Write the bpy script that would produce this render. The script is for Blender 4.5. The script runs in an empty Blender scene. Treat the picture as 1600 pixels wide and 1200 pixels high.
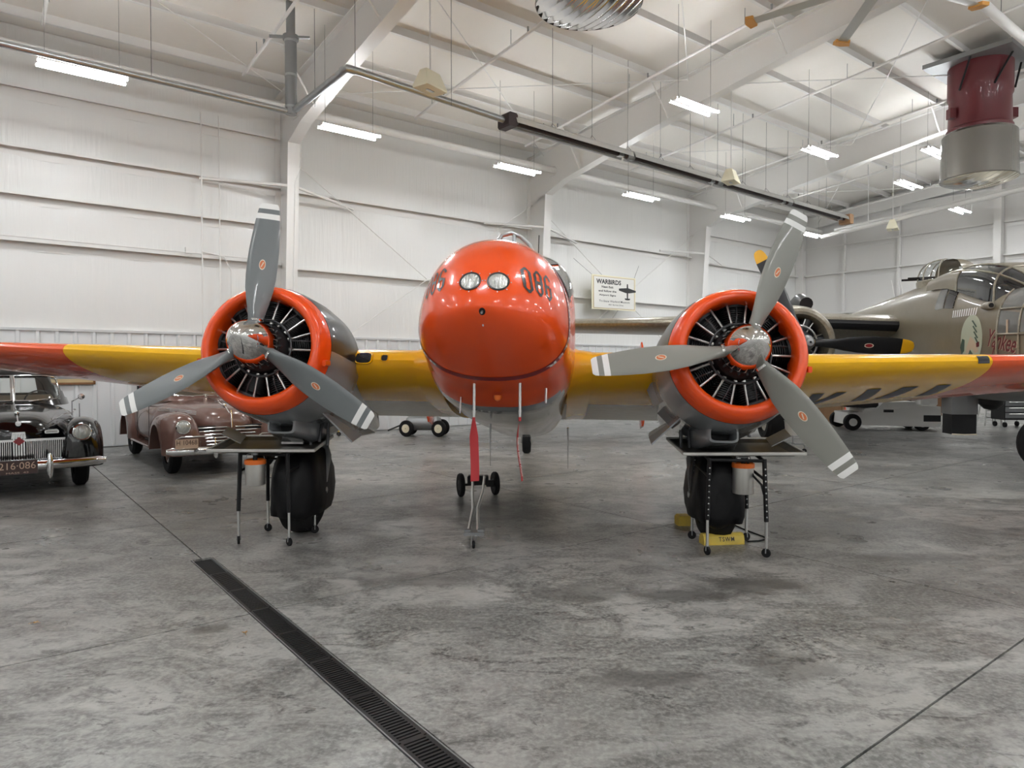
import bpy, math, random
import numpy as np
from mathutils import Vector, Matrix

# ------------------------------------------------------------------ camera, world, exposure
scene = bpy.context.scene
FOC = 1080.0
CAM_H = 1.59
PITCH = math.atan(25.0 / FOC)
cam_data = bpy.data.cameras.new('camera')
cam_data.sensor_width = 36.0
cam_data.lens = FOC / 1600.0 * 36.0
cam_data.clip_start = 0.05
cam_data.clip_end = 300
cam = bpy.data.objects.new('camera', cam_data)
scene.collection.objects.link(cam)
cam.location = (0, 0, CAM_H)
cam.rotation_euler = (math.pi / 2 - PITCH, 0, 0)
scene.camera = cam

world = bpy.data.worlds.new('world')
scene.world = world
world.use_nodes = True
world.node_tree.nodes['Background'].inputs[0].default_value = (0.9, 0.95, 1.0, 1)
world.node_tree.nodes['Background'].inputs[1].default_value = 0.0

scene.view_settings.view_transform = 'Standard'
scene.view_settings.look = 'None'
scene.view_settings.gamma = 1.0
scene.view_settings.use_curve_mapping = False
scene.view_settings.exposure = 0.16
LED_STRENGTH = 62.0         # bare tubes, all round
LAMP_WATTS = 15.0           # downward share of each tube
cy = scene.cycles
cy.max_bounces = 6; cy.diffuse_bounces = 4; cy.glossy_bounces = 3; cy.transmission_bounces = 4
cy.use_light_tree = False; cy.caustics_reflective = False; cy.caustics_refractive = False

random.seed(7)
C = scene.collection
R = math.radians
PI = math.pi

# ------------------------------------------------------------------ frames of reference
def ray(px, py):
    u = (px - 800.0) / FOC
    v = -(py - 600.0) / FOC
    cp, sp = math.cos(PITCH), math.sin(PITCH)
    return Vector((u, cp + v * sp, -sp + v * cp))
def at(px, py, Y):                       # point at depth Y
    d = ray(px, py)
    return Vector((0, 0, CAM_H)) + d * (Y / d.y)
def ground(px, py, z=0.0):               # point on a level plane
    d = ray(px, py)
    return Vector((0, 0, CAM_H)) + d * ((z - CAM_H) / d.z)

BANG = R(37.7)                           # hangar grid against the view axis
W0 = Vector((-8.01, 13.96, 0))
TD = Vector((math.cos(BANG), math.sin(BANG), 0))       # along the left wall
SD = Vector((math.sin(BANG), -math.cos(BANG), 0))      # from the left wall inwards
def B(t, s, z=0.0):
    return W0 + TD * t + SD * s + Vector((0, 0, z))
def to_ts(p):
    d = Vector((p[0], p[1], 0)) - W0
    return d.dot(TD), d.dot(SD)
def on_wall(px, py, s):                  # pixel -> point on the plane s metres off the left wall
    d = ray(px, py)
    o = Vector((0, 0, CAM_H))
    k = (s - (o - W0).dot(SD)) / d.dot(SD)
    return o + d * k

# ------------------------------------------------------------------ materials
def mat(name, col, rough=0.5, metal=0.0, coat=0.0, emit=None, estr=0.0, bump=None, var=None, trans=0.0, alpha=1.0, spec=None):
    m = bpy.data.materials.new(name)
    m.use_nodes = True
    nt = m.node_tree
    b = nt.nodes['Principled BSDF']
    b.inputs['Base Color'].default_value = (*col, 1)
    b.inputs['Roughness'].default_value = rough
    b.inputs['Metallic'].default_value = metal
    b.inputs['Coat Weight'].default_value = coat
    b.inputs['Coat Roughness'].default_value = 0.04
    b.inputs['Transmission Weight'].default_value = trans
    b.inputs['Alpha'].default_value = alpha
    if spec is not None:
        b.inputs['Specular IOR Level'].default_value = spec
    if emit:
        b.inputs['Emission Color'].default_value = (*emit, 1)
        b.inputs['Emission Strength'].default_value = estr
    geo = None
    if var or bump:
        geo = nt.nodes.new('ShaderNodeTexCoord')
    if var:                              # (scale, amount, second colour)
        n = nt.nodes.new('ShaderNodeTexNoise')
        n.inputs['Scale'].default_value = var[0]
        n.inputs['Detail'].default_value = 5
        n.inputs['Roughness'].default_value = 0.65
        nt.links.new(geo.outputs['Object'], n.inputs['Vector'])
        r = nt.nodes.new('ShaderNodeMapRange')
        r.inputs['From Min'].default_value = 0.35
        r.inputs['From Max'].default_value = 0.7
        r.inputs['To Max'].default_value = var[1]
        nt.links.new(n.outputs['Fac'], r.inputs['Value'])
        mx = nt.nodes.new('ShaderNodeMix')
        mx.data_type = 'RGBA'
        mx.inputs[6].default_value = (*col, 1)
        mx.inputs[7].default_value = (*var[2], 1)
        nt.links.new(r.outputs[0], mx.inputs[0])
        nt.links.new(mx.outputs[2], b.inputs['Base Color'])
    if bump:                             # (scale, strength, stretch)
        n = nt.nodes.new('ShaderNodeTexNoise')
        n.inputs['Scale'].default_value = bump[0]
        n.inputs['Detail'].default_value = 1
        mp = nt.nodes.new('ShaderNodeMapping')
        mp.inputs['Scale'].default_value = bump[2] if len(bump) > 2 else (1, 1, 1)
        nt.links.new(geo.outputs['Object'], mp.inputs['Vector'])
        nt.links.new(mp.outputs[0], n.inputs['Vector'])
        bp = nt.nodes.new('ShaderNodeBump')
        bp.inputs['Strength'].default_value = bump[1]
        bp.inputs['Distance'].default_value = 0.02
        nt.links.new(n.outputs['Fac'], bp.inputs['Height'])
        nt.links.new(bp.outputs[0], b.inputs['Normal'])
    return m

def concrete_material():
    m = bpy.data.materials.new('polished_concrete')
    m.use_nodes = True
    nt = m.node_tree
    N, L = nt.nodes, nt.links
    b = N['Principled BSDF']
    geo = N.new('ShaderNodeNewGeometry')
    def noise(scale, detail=6, rough=0.65, stretch=(1, 1, 1), rot=0.0, dist=0.0):
        mp = N.new('ShaderNodeMapping')
        mp.inputs['Scale'].default_value = stretch
        mp.inputs['Rotation'].default_value = (0, 0, rot)
        L.new(geo.outputs['Position'], mp.inputs['Vector'])
        n = N.new('ShaderNodeTexNoise')
        n.inputs['Scale'].default_value = scale
        n.inputs['Detail'].default_value = detail
        n.inputs['Roughness'].default_value = rough
        n.inputs['Distortion'].default_value = dist
        L.new(mp.outputs[0], n.inputs['Vector'])
        return n.outputs['Fac']
    def rng(v, a, c, lo=0.0, hi=1.0):
        r = N.new('ShaderNodeMapRange')
        r.inputs['From Min'].default_value = a
        r.inputs['From Max'].default_value = c
        r.inputs['To Min'].default_value = lo
        r.inputs['To Max'].default_value = hi
        L.new(v, r.inputs['Value'])
        return r.outputs[0]
    def mix(f, a, c):
        x = N.new('ShaderNodeMix')
        x.data_type = 'RGBA'
        L.new(f, x.inputs[0])
        if isinstance(a, tuple): x.inputs[6].default_value = (*a, 1)
        else: L.new(a, x.inputs[6])
        x.inputs[7].default_value = (*c, 1)
        return x.outputs[2]
    c0 = mix(rng(noise(0.45, 3), 0.40, 0.62), (0.375, 0.375, 0.356), (0.205, 0.205, 0.195))
    c1 = mix(rng(noise(1.3, 5, 0.75, (0.85, 1.2, 1), 0.35, 0.9), 0.44, 0.58, 0, 0.80), c0, (0.105, 0.105, 0.10))
    c2 = mix(rng(noise(5.5, 4, 0.74, (0.8, 1.25, 1), 0.5, 0.6), 0.48, 0.62, 0, 0.66), c1, (0.085, 0.085, 0.081))
    c3 = mix(rng(noise(2.6, 5, 0.8, (0.7, 1.35, 1), -0.25, 1.4), 0.57, 0.62, 0, 0.68), c2, (0.042, 0.041, 0.039))
    c4 = mix(rng(noise(34, 2, 0.7), 0.42, 0.70, 0, 0.50), c3, (0.44, 0.44, 0.42))
    # oil stains with shapes of their own
    edge = noise(3.2, 5, 0.75, dist=0.6)
    c5 = c4
    for (px, py, rx, ry, dark) in ((1175, 915, 0.55, 0.22, 0.75), (1090, 930, 0.5, 0.16, 0.6), (890, 925, 0.55, 0.2, 0.55), (650, 905, 0.6, 0.22, 0.45), (1010, 1060, 0.42, 0.13, 0.65), (1235, 1040, 0.26, 0.2, 0.45), (470, 800, 0.7, 0.3, 0.5), (760, 800, 0.9, 0.7, 0.5), (1430, 870, 0.5, 0.16, 0.5), (330, 985, 0.16, 0.1, 0.6)):
        g0 = ground(px, py)
        mp = N.new('ShaderNodeMapping')
        mp.vector_type = 'POINT'
        mp.inputs['Location'].default_value = (-g0.x / rx, -g0.y / ry, 0)
        mp.inputs['Scale'].default_value = (1 / rx, 1 / ry, 1)
        L.new(geo.outputs['Position'], mp.inputs['Vector'])
        ln = N.new('ShaderNodeVectorMath'); ln.operation = 'LENGTH'
        L.new(mp.outputs[0], ln.inputs[0])
        ad = N.new('ShaderNodeMath'); ad.operation = 'MULTIPLY_ADD'
        L.new(edge, ad.inputs[0]); ad.inputs[1].default_value = 2.6
        L.new(ln.outputs['Value'], ad.inputs[2])
        c5 = mix(rng(ad.outputs[0], 1.85, 2.35, dark, 0.0), c5, (0.075, 0.073, 0.069))
    L.new(c5, b.inputs['Base Color'])
    rr = rng(noise(1.3, 3, 0.7), 0.3, 0.7, 0.24, 0.46)
    L.new(rr, b.inputs['Roughness'])
    bp = N.new('ShaderNodeBump')
    bp.inputs['Strength'].default_value = 0.12
    bp.inputs['Distance'].default_value = 0.01
    L.new(noise(9, 2), bp.inputs['Height'])
    L.new(bp.outputs[0], b.inputs['Normal'])
    return m

def thin_glass(name, tint, gloss):
    m = bpy.data.materials.new(name)
    m.use_nodes = True
    nt = m.node_tree
    nt.nodes.remove(nt.nodes['Principled BSDF'])
    a = nt.nodes.new('ShaderNodeBsdfTransparent'); a.inputs[0].default_value = (*tint, 1)
    b = nt.nodes.new('ShaderNodeBsdfGlossy'); b.inputs['Roughness'].default_value = 0.03
    x = nt.nodes.new('ShaderNodeMixShader'); x.inputs[0].default_value = gloss
    nt.links.new(a.outputs[0], x.inputs[1]); nt.links.new(b.outputs[0], x.inputs[2])
    nt.links.new(x.outputs[0], nt.nodes['Material Output'].inputs[0])
    return m

MT = {}
def defmats():
    d = MT
    d['concrete'] = concrete_material()
    d['joint'] = mat('joint_filler', (0.05, 0.048, 0.045), 0.8)
    d['facing'] = mat('white_vinyl_facing', (0.80, 0.80, 0.785), 0.33, bump=(2.2, 0.35, (9, 9, 0.5)))
    d['roof_facing'] = mat('white_roof_facing', (0.86, 0.83, 0.78), 0.4, bump=(2.0, 0.3, (2, 6, 2)))
    d['liner'] = mat('white_liner_steel', (0.74, 0.75, 0.755), 0.38)
    d['steel_white'] = mat('white_primed_steel', (0.80, 0.79, 0.77), 0.45)
    d['wall_plain'] = mat('white_wall', (0.78, 0.77, 0.755), 0.5)
    d['galv'] = mat('galvanised_steel', (0.48, 0.50, 0.51), 0.32, 0.85, var=(14, 0.5, (0.36, 0.38, 0.39)))
    d['galv_dark'] = mat('dull_zinc_pipe', (0.30, 0.31, 0.315), 0.45, 0.7)
    d['tube_dark'] = mat('burnt_heater_tube', (0.045, 0.03, 0.03), 0.5, 0.4)
    d['wire'] = mat('hanger_wire', (0.22, 0.22, 0.22), 0.5, 0.6)
    d['cream'] = mat('cream_enamel', (0.86, 0.81, 0.62), 0.5)
    d['led'] = mat('lit_led_tube', (1, 1, 1), 0.4, emit=(0.965, 0.985, 1.0), estr=LED_STRENGTH)
    d['lamp_white'] = mat('white_lamp_housing', (0.85, 0.85, 0.84), 0.4)
    d['redp'] = mat('signal_red_paint', (0.90, 0.085, 0.006), 0.26, coat=0.45, spec=0.4)
    d['redband'] = mat('dark_red_band', (0.27, 0.006, 0.012), 0.3, coat=0.5)
    d['yellow'] = mat('chrome_yellow_paint', (0.93, 0.50, 0.003), 0.26, coat=0.5, spec=0.4)
    d['orange_tip'] = mat('orange_red_wing_paint', (0.80, 0.10, 0.018), 0.26, coat=0.5, spec=0.4)
    d['greyp'] = mat('aircraft_grey_paint', (0.27, 0.285, 0.30), 0.25, coat=0.7)
    d['greydk'] = mat('dark_grey_walkway', (0.085, 0.095, 0.105), 0.55)
    d['blackp'] = mat('black_antiglare_paint', (0.010, 0.010, 0.012), 0.33, coat=0.15, spec=0.35)
    d['black'] = mat('black_paint', (0.008, 0.008, 0.009), 0.5, spec=0.3)
    d['blackmark'] = mat('black_marking', (0.012, 0.011, 0.012), 0.35, coat=0.5)
    d['whitemark'] = mat('white_marking', (0.85, 0.85, 0.83), 0.4)
    d['creamskin'] = mat('pale_riveted_skin', (0.72, 0.69, 0.62), 0.3, var=(9, 0.5, (0.5, 0.45, 0.36)))
    d['chrome'] = mat('polished_metal', (0.78, 0.77, 0.76), 0.07, 1.0)
    d['chromeb'] = mat('bright_chrome', (0.80, 0.80, 0.80), 0.12, 1.0)
    d['alu'] = mat('bare_aluminium', (0.62, 0.62, 0.61), 0.3, 0.9)
    d['alu_brushed'] = mat('brushed_aluminium_can', (0.66, 0.65, 0.62), 0.35, 0.85, bump=(40, 0.1, (1, 1, 0.05)))
    d['pan'] = mat('stained_drip_pan', (0.15, 0.145, 0.13), 0.3, 0.7, var=(5, 0.8, (0.05, 0.045, 0.04)))
    d['pan_lip'] = mat('worn_pan_rim', (0.62, 0.61, 0.58), 0.4, 0.6)
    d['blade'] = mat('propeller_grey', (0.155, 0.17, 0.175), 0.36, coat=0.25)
    d['blade_lit'] = mat('propeller_grey_lit', (0.235, 0.235, 0.21), 0.36, coat=0.25)  # same blade grey, lightened and warmed to paint in light on the right propeller
    d['decal'] = mat('orange_decal', (0.62, 0.17, 0.06), 0.5)
    d['decal_ring'] = mat('pale_decal_rim', (0.72, 0.64, 0.52), 0.5)
    d['eng'] = mat('black_engine_casting', (0.02, 0.021, 0.023), 0.42, 0.2)
    d['eng2'] = mat('grey_engine_casting', (0.07, 0.073, 0.078), 0.4, 0.4)
    d['rod'] = mat('steel_pushrod_tube', (0.62, 0.61, 0.59), 0.28, 0.9)
    d['rubber'] = mat('black_rubber', (0.010, 0.010, 0.011), 0.75, spec=0.25)
    d['cloth'] = mat('black_cover_cloth', (0.004, 0.004, 0.005), 0.5, bump=(5, 0.6), spec=0.25)
    d['glass'] = mat('grey_aircraft_glazing', (0.16, 0.165, 0.16), 0.08, coat=1.0, var=(2, 0.6, (0.26, 0.26, 0.25)))
    d['glass_dark'] = mat('dark_glazing', (0.02, 0.022, 0.025), 0.05, coat=1.0)
    d['lens'] = mat('ribbed_lamp_lens', (0.60, 0.62, 0.60), 0.12, 0.55, bump=(30, 0.6, (4, 1, 0.4)))
    d['clear'] = thin_glass('clear_acrylic', (0.93, 0.95, 0.95), 0.16)
    d['cargl'] = thin_glass('car_window_glass', (0.80, 0.83, 0.81), 0.12)
    d['fan_tip'] = mat('orange_fan_tip', (0.70, 0.36, 0.09), 0.5)
    d['streamer'] = mat('red_streamer_cloth', (0.46, 0.035, 0.04), 0.7)
    d['chock'] = mat('yellow_painted_wood', (0.68, 0.50, 0.07), 0.55, var=(12, 0.6, (0.45, 0.34, 0.10)))
    d['wood'] = mat('plywood_crate', (0.42, 0.25, 0.13), 0.6, var=(6, 0.6, (0.32, 0.17, 0.08)))
    d['woodframe'] = mat('brown_picture_frame', (0.19, 0.085, 0.03), 0.4)
    d['orange'] = mat('orange_plastic', (0.80, 0.17, 0.02), 0.45)
    d['coneor'] = mat('safety_cone_red', (0.80, 0.06, 0.02), 0.5)
    d['olive'] = mat('olive_drab_paint', (0.225, 0.195, 0.14), 0.34, coat=0.25, var=(3, 0.5, (0.17, 0.145, 0.10)))
    d['olive_lt'] = mat('worn_olive_metal', (0.36, 0.33, 0.265), 0.3, 0.4, var=(16, 0.8, (0.20, 0.18, 0.14)))
    d['grey_under'] = mat('neutral_grey_paint', (0.16, 0.165, 0.17), 0.4)
    d['yel_tip'] = mat('yellow_tip_paint', (0.85, 0.45, 0.01), 0.4)
    d['carblk'] = mat('black_car_lacquer', (0.004, 0.004, 0.005), 0.14, coat=0.35)
    d['carbrn'] = mat('brown_rose_car_lacquer', (0.15, 0.078, 0.062), 0.25, coat=0.45)
    d['plate_brn'] = mat('maroon_number_plate', (0.05, 0.025, 0.022), 0.4)
    d['plate_tan'] = mat('tan_number_plate', (0.55, 0.40, 0.29), 0.5)
    d['whitep'] = mat('white_vehicle_paint', (0.72, 0.72, 0.70), 0.35)
    d['maroon'] = mat('maroon_unit_paint', (0.12, 0.008, 0.014), 0.4, coat=0.3)
    d['shroud'] = mat('grey_ribbed_shroud', (0.30, 0.29, 0.27), 0.25, 0.7)
    d['grate'] = mat('cast_iron_grate', (0.022, 0.022, 0.023), 0.45, 0.4)
    d['void'] = mat('drain_channel_dark', (0.006, 0.006, 0.006), 0.9)
    d['signw'] = mat('cream_sign_face', (0.80, 0.79, 0.75), 0.5)
    d['signb'] = mat('tan_sign_border', (0.52, 0.40, 0.22), 0.6)
    d['signk'] = mat('black_sign_print', (0.03, 0.03, 0.032), 0.6)
    d['leaf'] = mat('dry_leaf', (0.45, 0.28, 0.13), 0.7)
    d['green'] = mat('bright_green_paint', (0.05, 0.22, 0.05), 0.4)
    d['artgreen'] = mat('pale_green_emblem', (0.50, 0.54, 0.42), 0.5)
    d['artskin'] = mat('buff_emblem_paint', (0.60, 0.47, 0.34), 0.5)
    d['artdark'] = mat('dark_green_emblem_paint', (0.06, 0.10, 0.075), 0.5)
    d['artred'] = mat('maroon_lettering', (0.16, 0.02, 0.025), 0.5)
    d['seat'] = mat('tan_upholstery', (0.32, 0.26, 0.19), 0.8)
defmats()

# ------------------------------------------------------------------ mesh builder
class MB:
    def __init__(s):
        s.v = []; s.f = []; s.m = []
    def add(s, vs, fs, m=0):
        o = len(s.v)
        s.v += [tuple(x) for x in vs]
        s.f += [tuple(i + o for i in f) for f in fs]
        s.m += [m] * len(fs) if isinstance(m, int) else list(m)
        return s
    def box(s, c, d, m=0, rot=None):
        hx, hy, hz = d[0] / 2, d[1] / 2, d[2] / 2
        vs = [Vector((x, y, z)) for x in (-hx, hx) for y in (-hy, hy) for z in (-hz, hz)]
        if rot is not None: vs = [rot @ v for v in vs]
        vs = [v + Vector(c) for v in vs]
        return s.add(vs, [(0, 1, 3, 2), (4, 6, 7, 5), (0, 4, 5, 1), (2, 3, 7, 6), (0, 2, 6, 4), (1, 5, 7, 3)], m)
    def cbox(s, c, d, ch, m=0, rot=None):        # box with chamfered long edges (profile in x,z along y)
        hx, hz, hy = d[0] / 2, d[2] / 2, d[1] / 2
        pr = [(-hx + ch, -hz), (hx - ch, -hz), (hx, -hz + ch), (hx, hz - ch), (hx - ch, hz), (-hx + ch, hz), (-hx, hz - ch), (-hx, -hz + ch)]
        rings = []
        for y in (-hy, hy):
            r = [Vector((x, y, z)) for x, z in pr]
            if rot is not None: r = [rot @ v for v in r]
            rings.append([v + Vector(c) for v in r])
        return s.loft(rings, m, cap=True)
    def loft(s, rings, m=0, cap=True, close=True, capm=None):
        n = len(rings[0]); o = []
        vs = [p for r in rings for p in r]
        fs = []; ms = []
        for i in range(len(rings) - 1):
            for j in range(n if close else n - 1):
                k = (j + 1) % n
                fs.append((i * n + j, i * n + k, (i + 1) * n + k, (i + 1) * n + j))
                ms.append(m(i, j) if callable(m) else m)
        if cap:
            cm = capm if capm is not None else (ms[0] if ms else 0)
            fs.append(tuple(range(n - 1, -1, -1))); ms.append(cm)
            fs.append(tuple((len(rings) - 1) * n + j for j in range(n))); ms.append(cm)
        return s.add(vs, fs, ms)
    def cyl(s, p0, p1, r0, r1=None, seg=12, m=0, cap=True):
        p0 = Vector(p0); p1 = Vector(p1)
        r1 = r0 if r1 is None else r1
        a = (p1 - p0).normalized()
        u = a.orthogonal().normalized(); w = a.cross(u)
        ring = lambda p, r: [p + (u * math.cos(2 * PI * i / seg) + w * math.sin(2 * PI * i / seg)) * r for i in range(seg)]
        return s.loft([ring(p0, r0), ring(p1, r1)], m, cap)
    def lathe(s, prof, origin=(0, 0, 0), axis=(0, 1, 0), seg=32, m=0, cap=False):
        # prof: (distance along axis, radius)
        o = Vector(origin); a = Vector(axis).normalized()
        u = Vector((1, 0, 0)) if abs(a.x) < 0.9 else Vector((0, 0, 1))
        u = (u - a * u.dot(a)).normalized(); w = a.cross(u)
        rings = [[o + a * h + (u * math.cos(2 * PI * i / seg) + w * math.sin(2 * PI * i / seg)) * max(r, 1e-4) for i in range(seg)] for h, r in prof]
        return s.loft(rings, m, cap)
    def tube(s, pts, r, seg=8, m=0, cap=True):
        pts = [Vector(p) for p in pts]
        rs = r if isinstance(r, (list, tuple)) else [r] * len(pts)
        rings = []; up = None
        for i, p in enumerate(pts):
            a = (pts[min(i + 1, len(pts) - 1)] - pts[max(i - 1, 0)]).normalized()
            if up is None: up = a.orthogonal().normalized()
            up = (up - a * up.dot(a)).normalized()
            w = a.cross(up)
            rings.append([p + (up * math.cos(2 * PI * k / seg) + w * math.sin(2 * PI * k / seg)) * rs[i] for k in range(seg)])
        return s.loft(rings, m, cap)
    def prism(s, poly, f, d, m=0):               # 2-D outline -> f(x,y) point, extruded by vector d
        d = Vector(d)
        a = [Vector(f(x, y)) for x, y in poly]
        return s.loft([a, [p + d for p in a]], m, True)
    def quad(s, a, b, c, d, m=0):
        return s.add([a, b, c, d], [(0, 1, 2, 3)], m)
    def xf(s, fn):
        s.v = [tuple(fn(Vector(p))) for p in s.v]
        return s
    def build(s, name, mats, parent=None, smooth=35, label=None):
        me = bpy.data.meshes.new(name)
        me.from_pydata(s.v, [], s.f)
        if not isinstance(mats, (list, tuple)): mats = [mats]
        for q in mats: me.materials.append(MT[q] if isinstance(q, str) else q)
        me.polygons.foreach_set('material_index', s.m)
        me.update()
        import bmesh
        bm = bmesh.new(); bm.from_mesh(me)
        bmesh.ops.recalc_face_normals(bm, faces=bm.faces)
        bm.to_mesh(me); bm.free()
        if smooth:
            me.shade_smooth()
            me.set_sharp_from_angle(angle=R(smooth))
        o = bpy.data.objects.new(name, me)
        C.objects.link(o)
        if parent is not None: o.parent = parent
        if label: o['label'] = label
        return o

def tag(o, label, cat=None, group=None, kind=None):
    if label: o['label'] = label
    if cat: o['category'] = cat
    if group: o['group'] = group
    if kind: o['kind'] = kind
    return o
def thing(name, label, cat, loc=(0, 0, 0), rz=0.0, group=None):
    o = bpy.data.objects.new(name, None)
    o.empty_display_size = 0.1
    C.objects.link(o)
    o.location = loc
    o.rotation_euler = (0, 0, rz)
    return tag(o, label, cat, group)
def place(o, loc, rz=0.0):
    o.location = loc
    o.rotation_euler = (0, 0, rz)
    return o
def copy_tree(o, parent=None):
    c = o.copy(); C.objects.link(c); c.parent = parent
    for ch in list(o.children): copy_tree(ch, c)
    return c
def copy_part(o, parent, loc=None, rot=None):
    c = o.copy(); C.objects.link(c); c.parent = parent
    if loc is not None: c.location = loc
    if rot is not None: c.rotation_euler = rot
    return c

_txt = {}
def text2d(string, size=1.0, bold=0.0, spacing=1.0):
    key = (string, size, bold, spacing)
    if key in _txt: return _txt[key]
    cu = bpy.data.curves.new('lettering', 'FONT')
    cu.body = string; cu.size = size; cu.offset = bold; cu.space_character = spacing
    cu.resolution_u = 3
    ob = bpy.data.objects.new('lettering', cu)
    C.objects.link(ob)
    dg = bpy.context.evaluated_depsgraph_get()
    dg.update()
    me = bpy.data.meshes.new_from_object(ob.evaluated_get(dg))
    vs = [(v.co.x, v.co.y) for v in me.vertices]
    fs = [tuple(p.vertices) for p in me.polygons]
    bpy.data.objects.remove(ob); bpy.data.curves.remove(cu); bpy.data.meshes.remove(me)
    x0 = min(v[0] for v in vs); x1 = max(v[0] for v in vs); y0 = min(v[1] for v in vs); y1 = max(v[1] for v in vs)
    _txt[key] = (vs, fs, x0, x1, y0, y1)
    return _txt[key]
def put_text(mb, string, width, height, f, m=0, bold=0.0, spacing=1.0):
    # lettering scaled into a box of width x height centred on 0,0 and mapped by f(u, v)
    vs, fs, x0, x1, y0, y1 = text2d(string, 1.0, bold, spacing)
    sx = width / (x1 - x0); sy = height / (y1 - y0)
    cx, cy = (x0 + x1) / 2, (y0 + y1) / 2
    mb.add([f((x - cx) * sx, (y - cy) * sy) for x, y in vs], fs, m)

def interp(tab, y, k):
    ys = [r[0] for r in tab]
    if y <= ys[0]: return tab[0][k]
    if y >= ys[-1]: return tab[-1][k]
    for i in range(len(ys) - 1):
        if ys[i] <= y <= ys[i + 1]:
            u = (y - ys[i]) / (ys[i + 1] - ys[i])
            d = lambda j: (tab[min(j + 1, len(tab) - 1)][k] - tab[max(j - 1, 0)][k]) / max(1e-6, ys[min(j + 1, len(tab) - 1)] - ys[max(j - 1, 0)])
            h = ys[i + 1] - ys[i]; a, b = tab[i][k], tab[i + 1][k]
            m0, m1 = d(i) * h, d(i + 1) * h
            s = (b - a)
            if s == 0: m0 = m1 = 0
            else:
                m0 = max(0, min(m0 / s, 3)) * s; m1 = max(0, min(m1 / s, 3)) * s
            return (2 * u**3 - 3 * u**2 + 1) * a + (u**3 - 2 * u**2 + u) * m0 + (-2 * u**3 + 3 * u**2) * b + (u**3 - u**2) * m1
def spow(c, e):
    return math.copysign(abs(c) ** e, c)
# ================================================================== the hangar
T0, T1, SW = -18.82, 25.6, 36.0          # extent along the left wall / width
RIDGE = 18.0
FRAMES = [3.38 + 7.4 * k for k in range(-3, 3)]
def z_raf(s):                            # top of the rafters
    s = s if s <= RIDGE else SW - s
    return 7.75 + 0.09 * s
def z_deck(s): return z_raf(s) + 0.22
def bl(t, s, z): return Vector((t, -s, z))
def bplace(o):
    o.location = W0
    o.rotation_euler = (0, 0, BANG)
    return o
def struct(o, label=None):
    o['kind'] = 'structure'
    if label: o['label'] = label
    return bplace(o)

# floor: sub-base and sawn slabs
floor = struct(MB().box(bl((T0 + T1) / 2, SW / 2, -0.11), (T1 - T0 + 0.4, SW + 0.4, 0.18)).build('floor', 'joint'), 'grey polished concrete hangar floor with sawn joints')
TJ = [-0.745 + 3.995 * k for k in range(-5, 8)]
SJ = [0.0] + [1.8 + 3.2 * k for k in range(0, 11)] + [SW]
TJ = [T0] + [t for t in TJ if T0 + 0.5 < t < T1 - 0.5] + [T1]
DR_S0, DR_S1, DR_H = 9.83, 16.9, 0.08
g = 0.006
for i in range(len(TJ) - 1):
    for j in range(len(SJ) - 1):
        a, b, c, d = TJ[i] + g, TJ[i + 1] - g, SJ[j] + g, SJ[j + 1] - g
        left_dr = abs(TJ[i] + 0.745) < 0.01
        right_dr = abs(TJ[i + 1] + 0.745) < 0.01
        cut0, cut1 = max(c, DR_S0), min(d, DR_S1)
        poly = [(a, c), (b, c), (b, d), (a, d)]
        if (left_dr or right_dr) and cut1 > cut0:
            w = DR_H + 0.002
            if left_dr:
                poly = [(a, c), (b, c), (b, d), (a, d)]
                edge = [(a, d)] if cut1 < d else []
                poly = [(b, c), (b, d)]
                if cut1 < d - 1e-6: poly += [(a, d), (a, cut1), (a + w, cut1)]
                else: poly += [(a + w, d)]
                if cut0 > c + 1e-6: poly += [(a + w, cut0), (a, cut0), (a, c)]
                else: poly += [(a + w, c)]
            else:
                poly = [(a, d), (a, c)]
                if cut0 > c + 1e-6: poly += [(b, c), (b, cut0), (b - w, cut0)]
                else: poly += [(b - w, c)]
                if cut1 < d - 1e-6: poly += [(b - w, cut1), (b, cut1), (b, d)]
                else: poly += [(b - w, d)]
        MB().prism(poly, lambda x, y: bl(x, y, 0.0), (0, 0, -0.02)).build('concrete_slab', 'concrete', floor, smooth=0)

# ceiling: sagging faced deck, ridge in the middle
mb = MB()
NS = 24 * 5
rows = []
for i in range(NS + 1):
    s = SW * i / NS
    sag = -0.035 * math.sin(PI * ((s / 1.5) % 1.0))
    rows.append([bl(t, s, z_deck(s) + sag) for t in (T0, 3.38 - 7.4, 3.38, 10.78, 18.18, T1)])
mb.loft(rows, 0, cap=False, close=False)
mb.v += [(p[0], p[1], p[2] + 0.12) for p in mb.v]
n0 = len(mb.v) // 2
mb.f += [tuple(i + n0 for i in f) for f in mb.f]; mb.m += [0] * (len(mb.f) - len(mb.m))
ceiling = struct(mb.build('ceiling', 'roof_facing', smooth=60), 'white faced roof deck of the hangar between purlins')
prof = [(0, 0), (0.07, 0), (0.07, 0.012), (0.012, 0.012), (0.012, 0.208), (-0.05, 0.208), (-0.05, 0.22), (0, 0.22)]
for k in range(24):
    s = 0.75 + 1.5 * k
    if s > SW: break
    mb = MB().prism(prof, lambda x, y: bl(T0, s + x, z_raf(s) + y), TD * 0 + Vector((T1 - T0, 0, 0)))
    mb.build('purlin', 'steel_white', ceiling, smooth=0)

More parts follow.
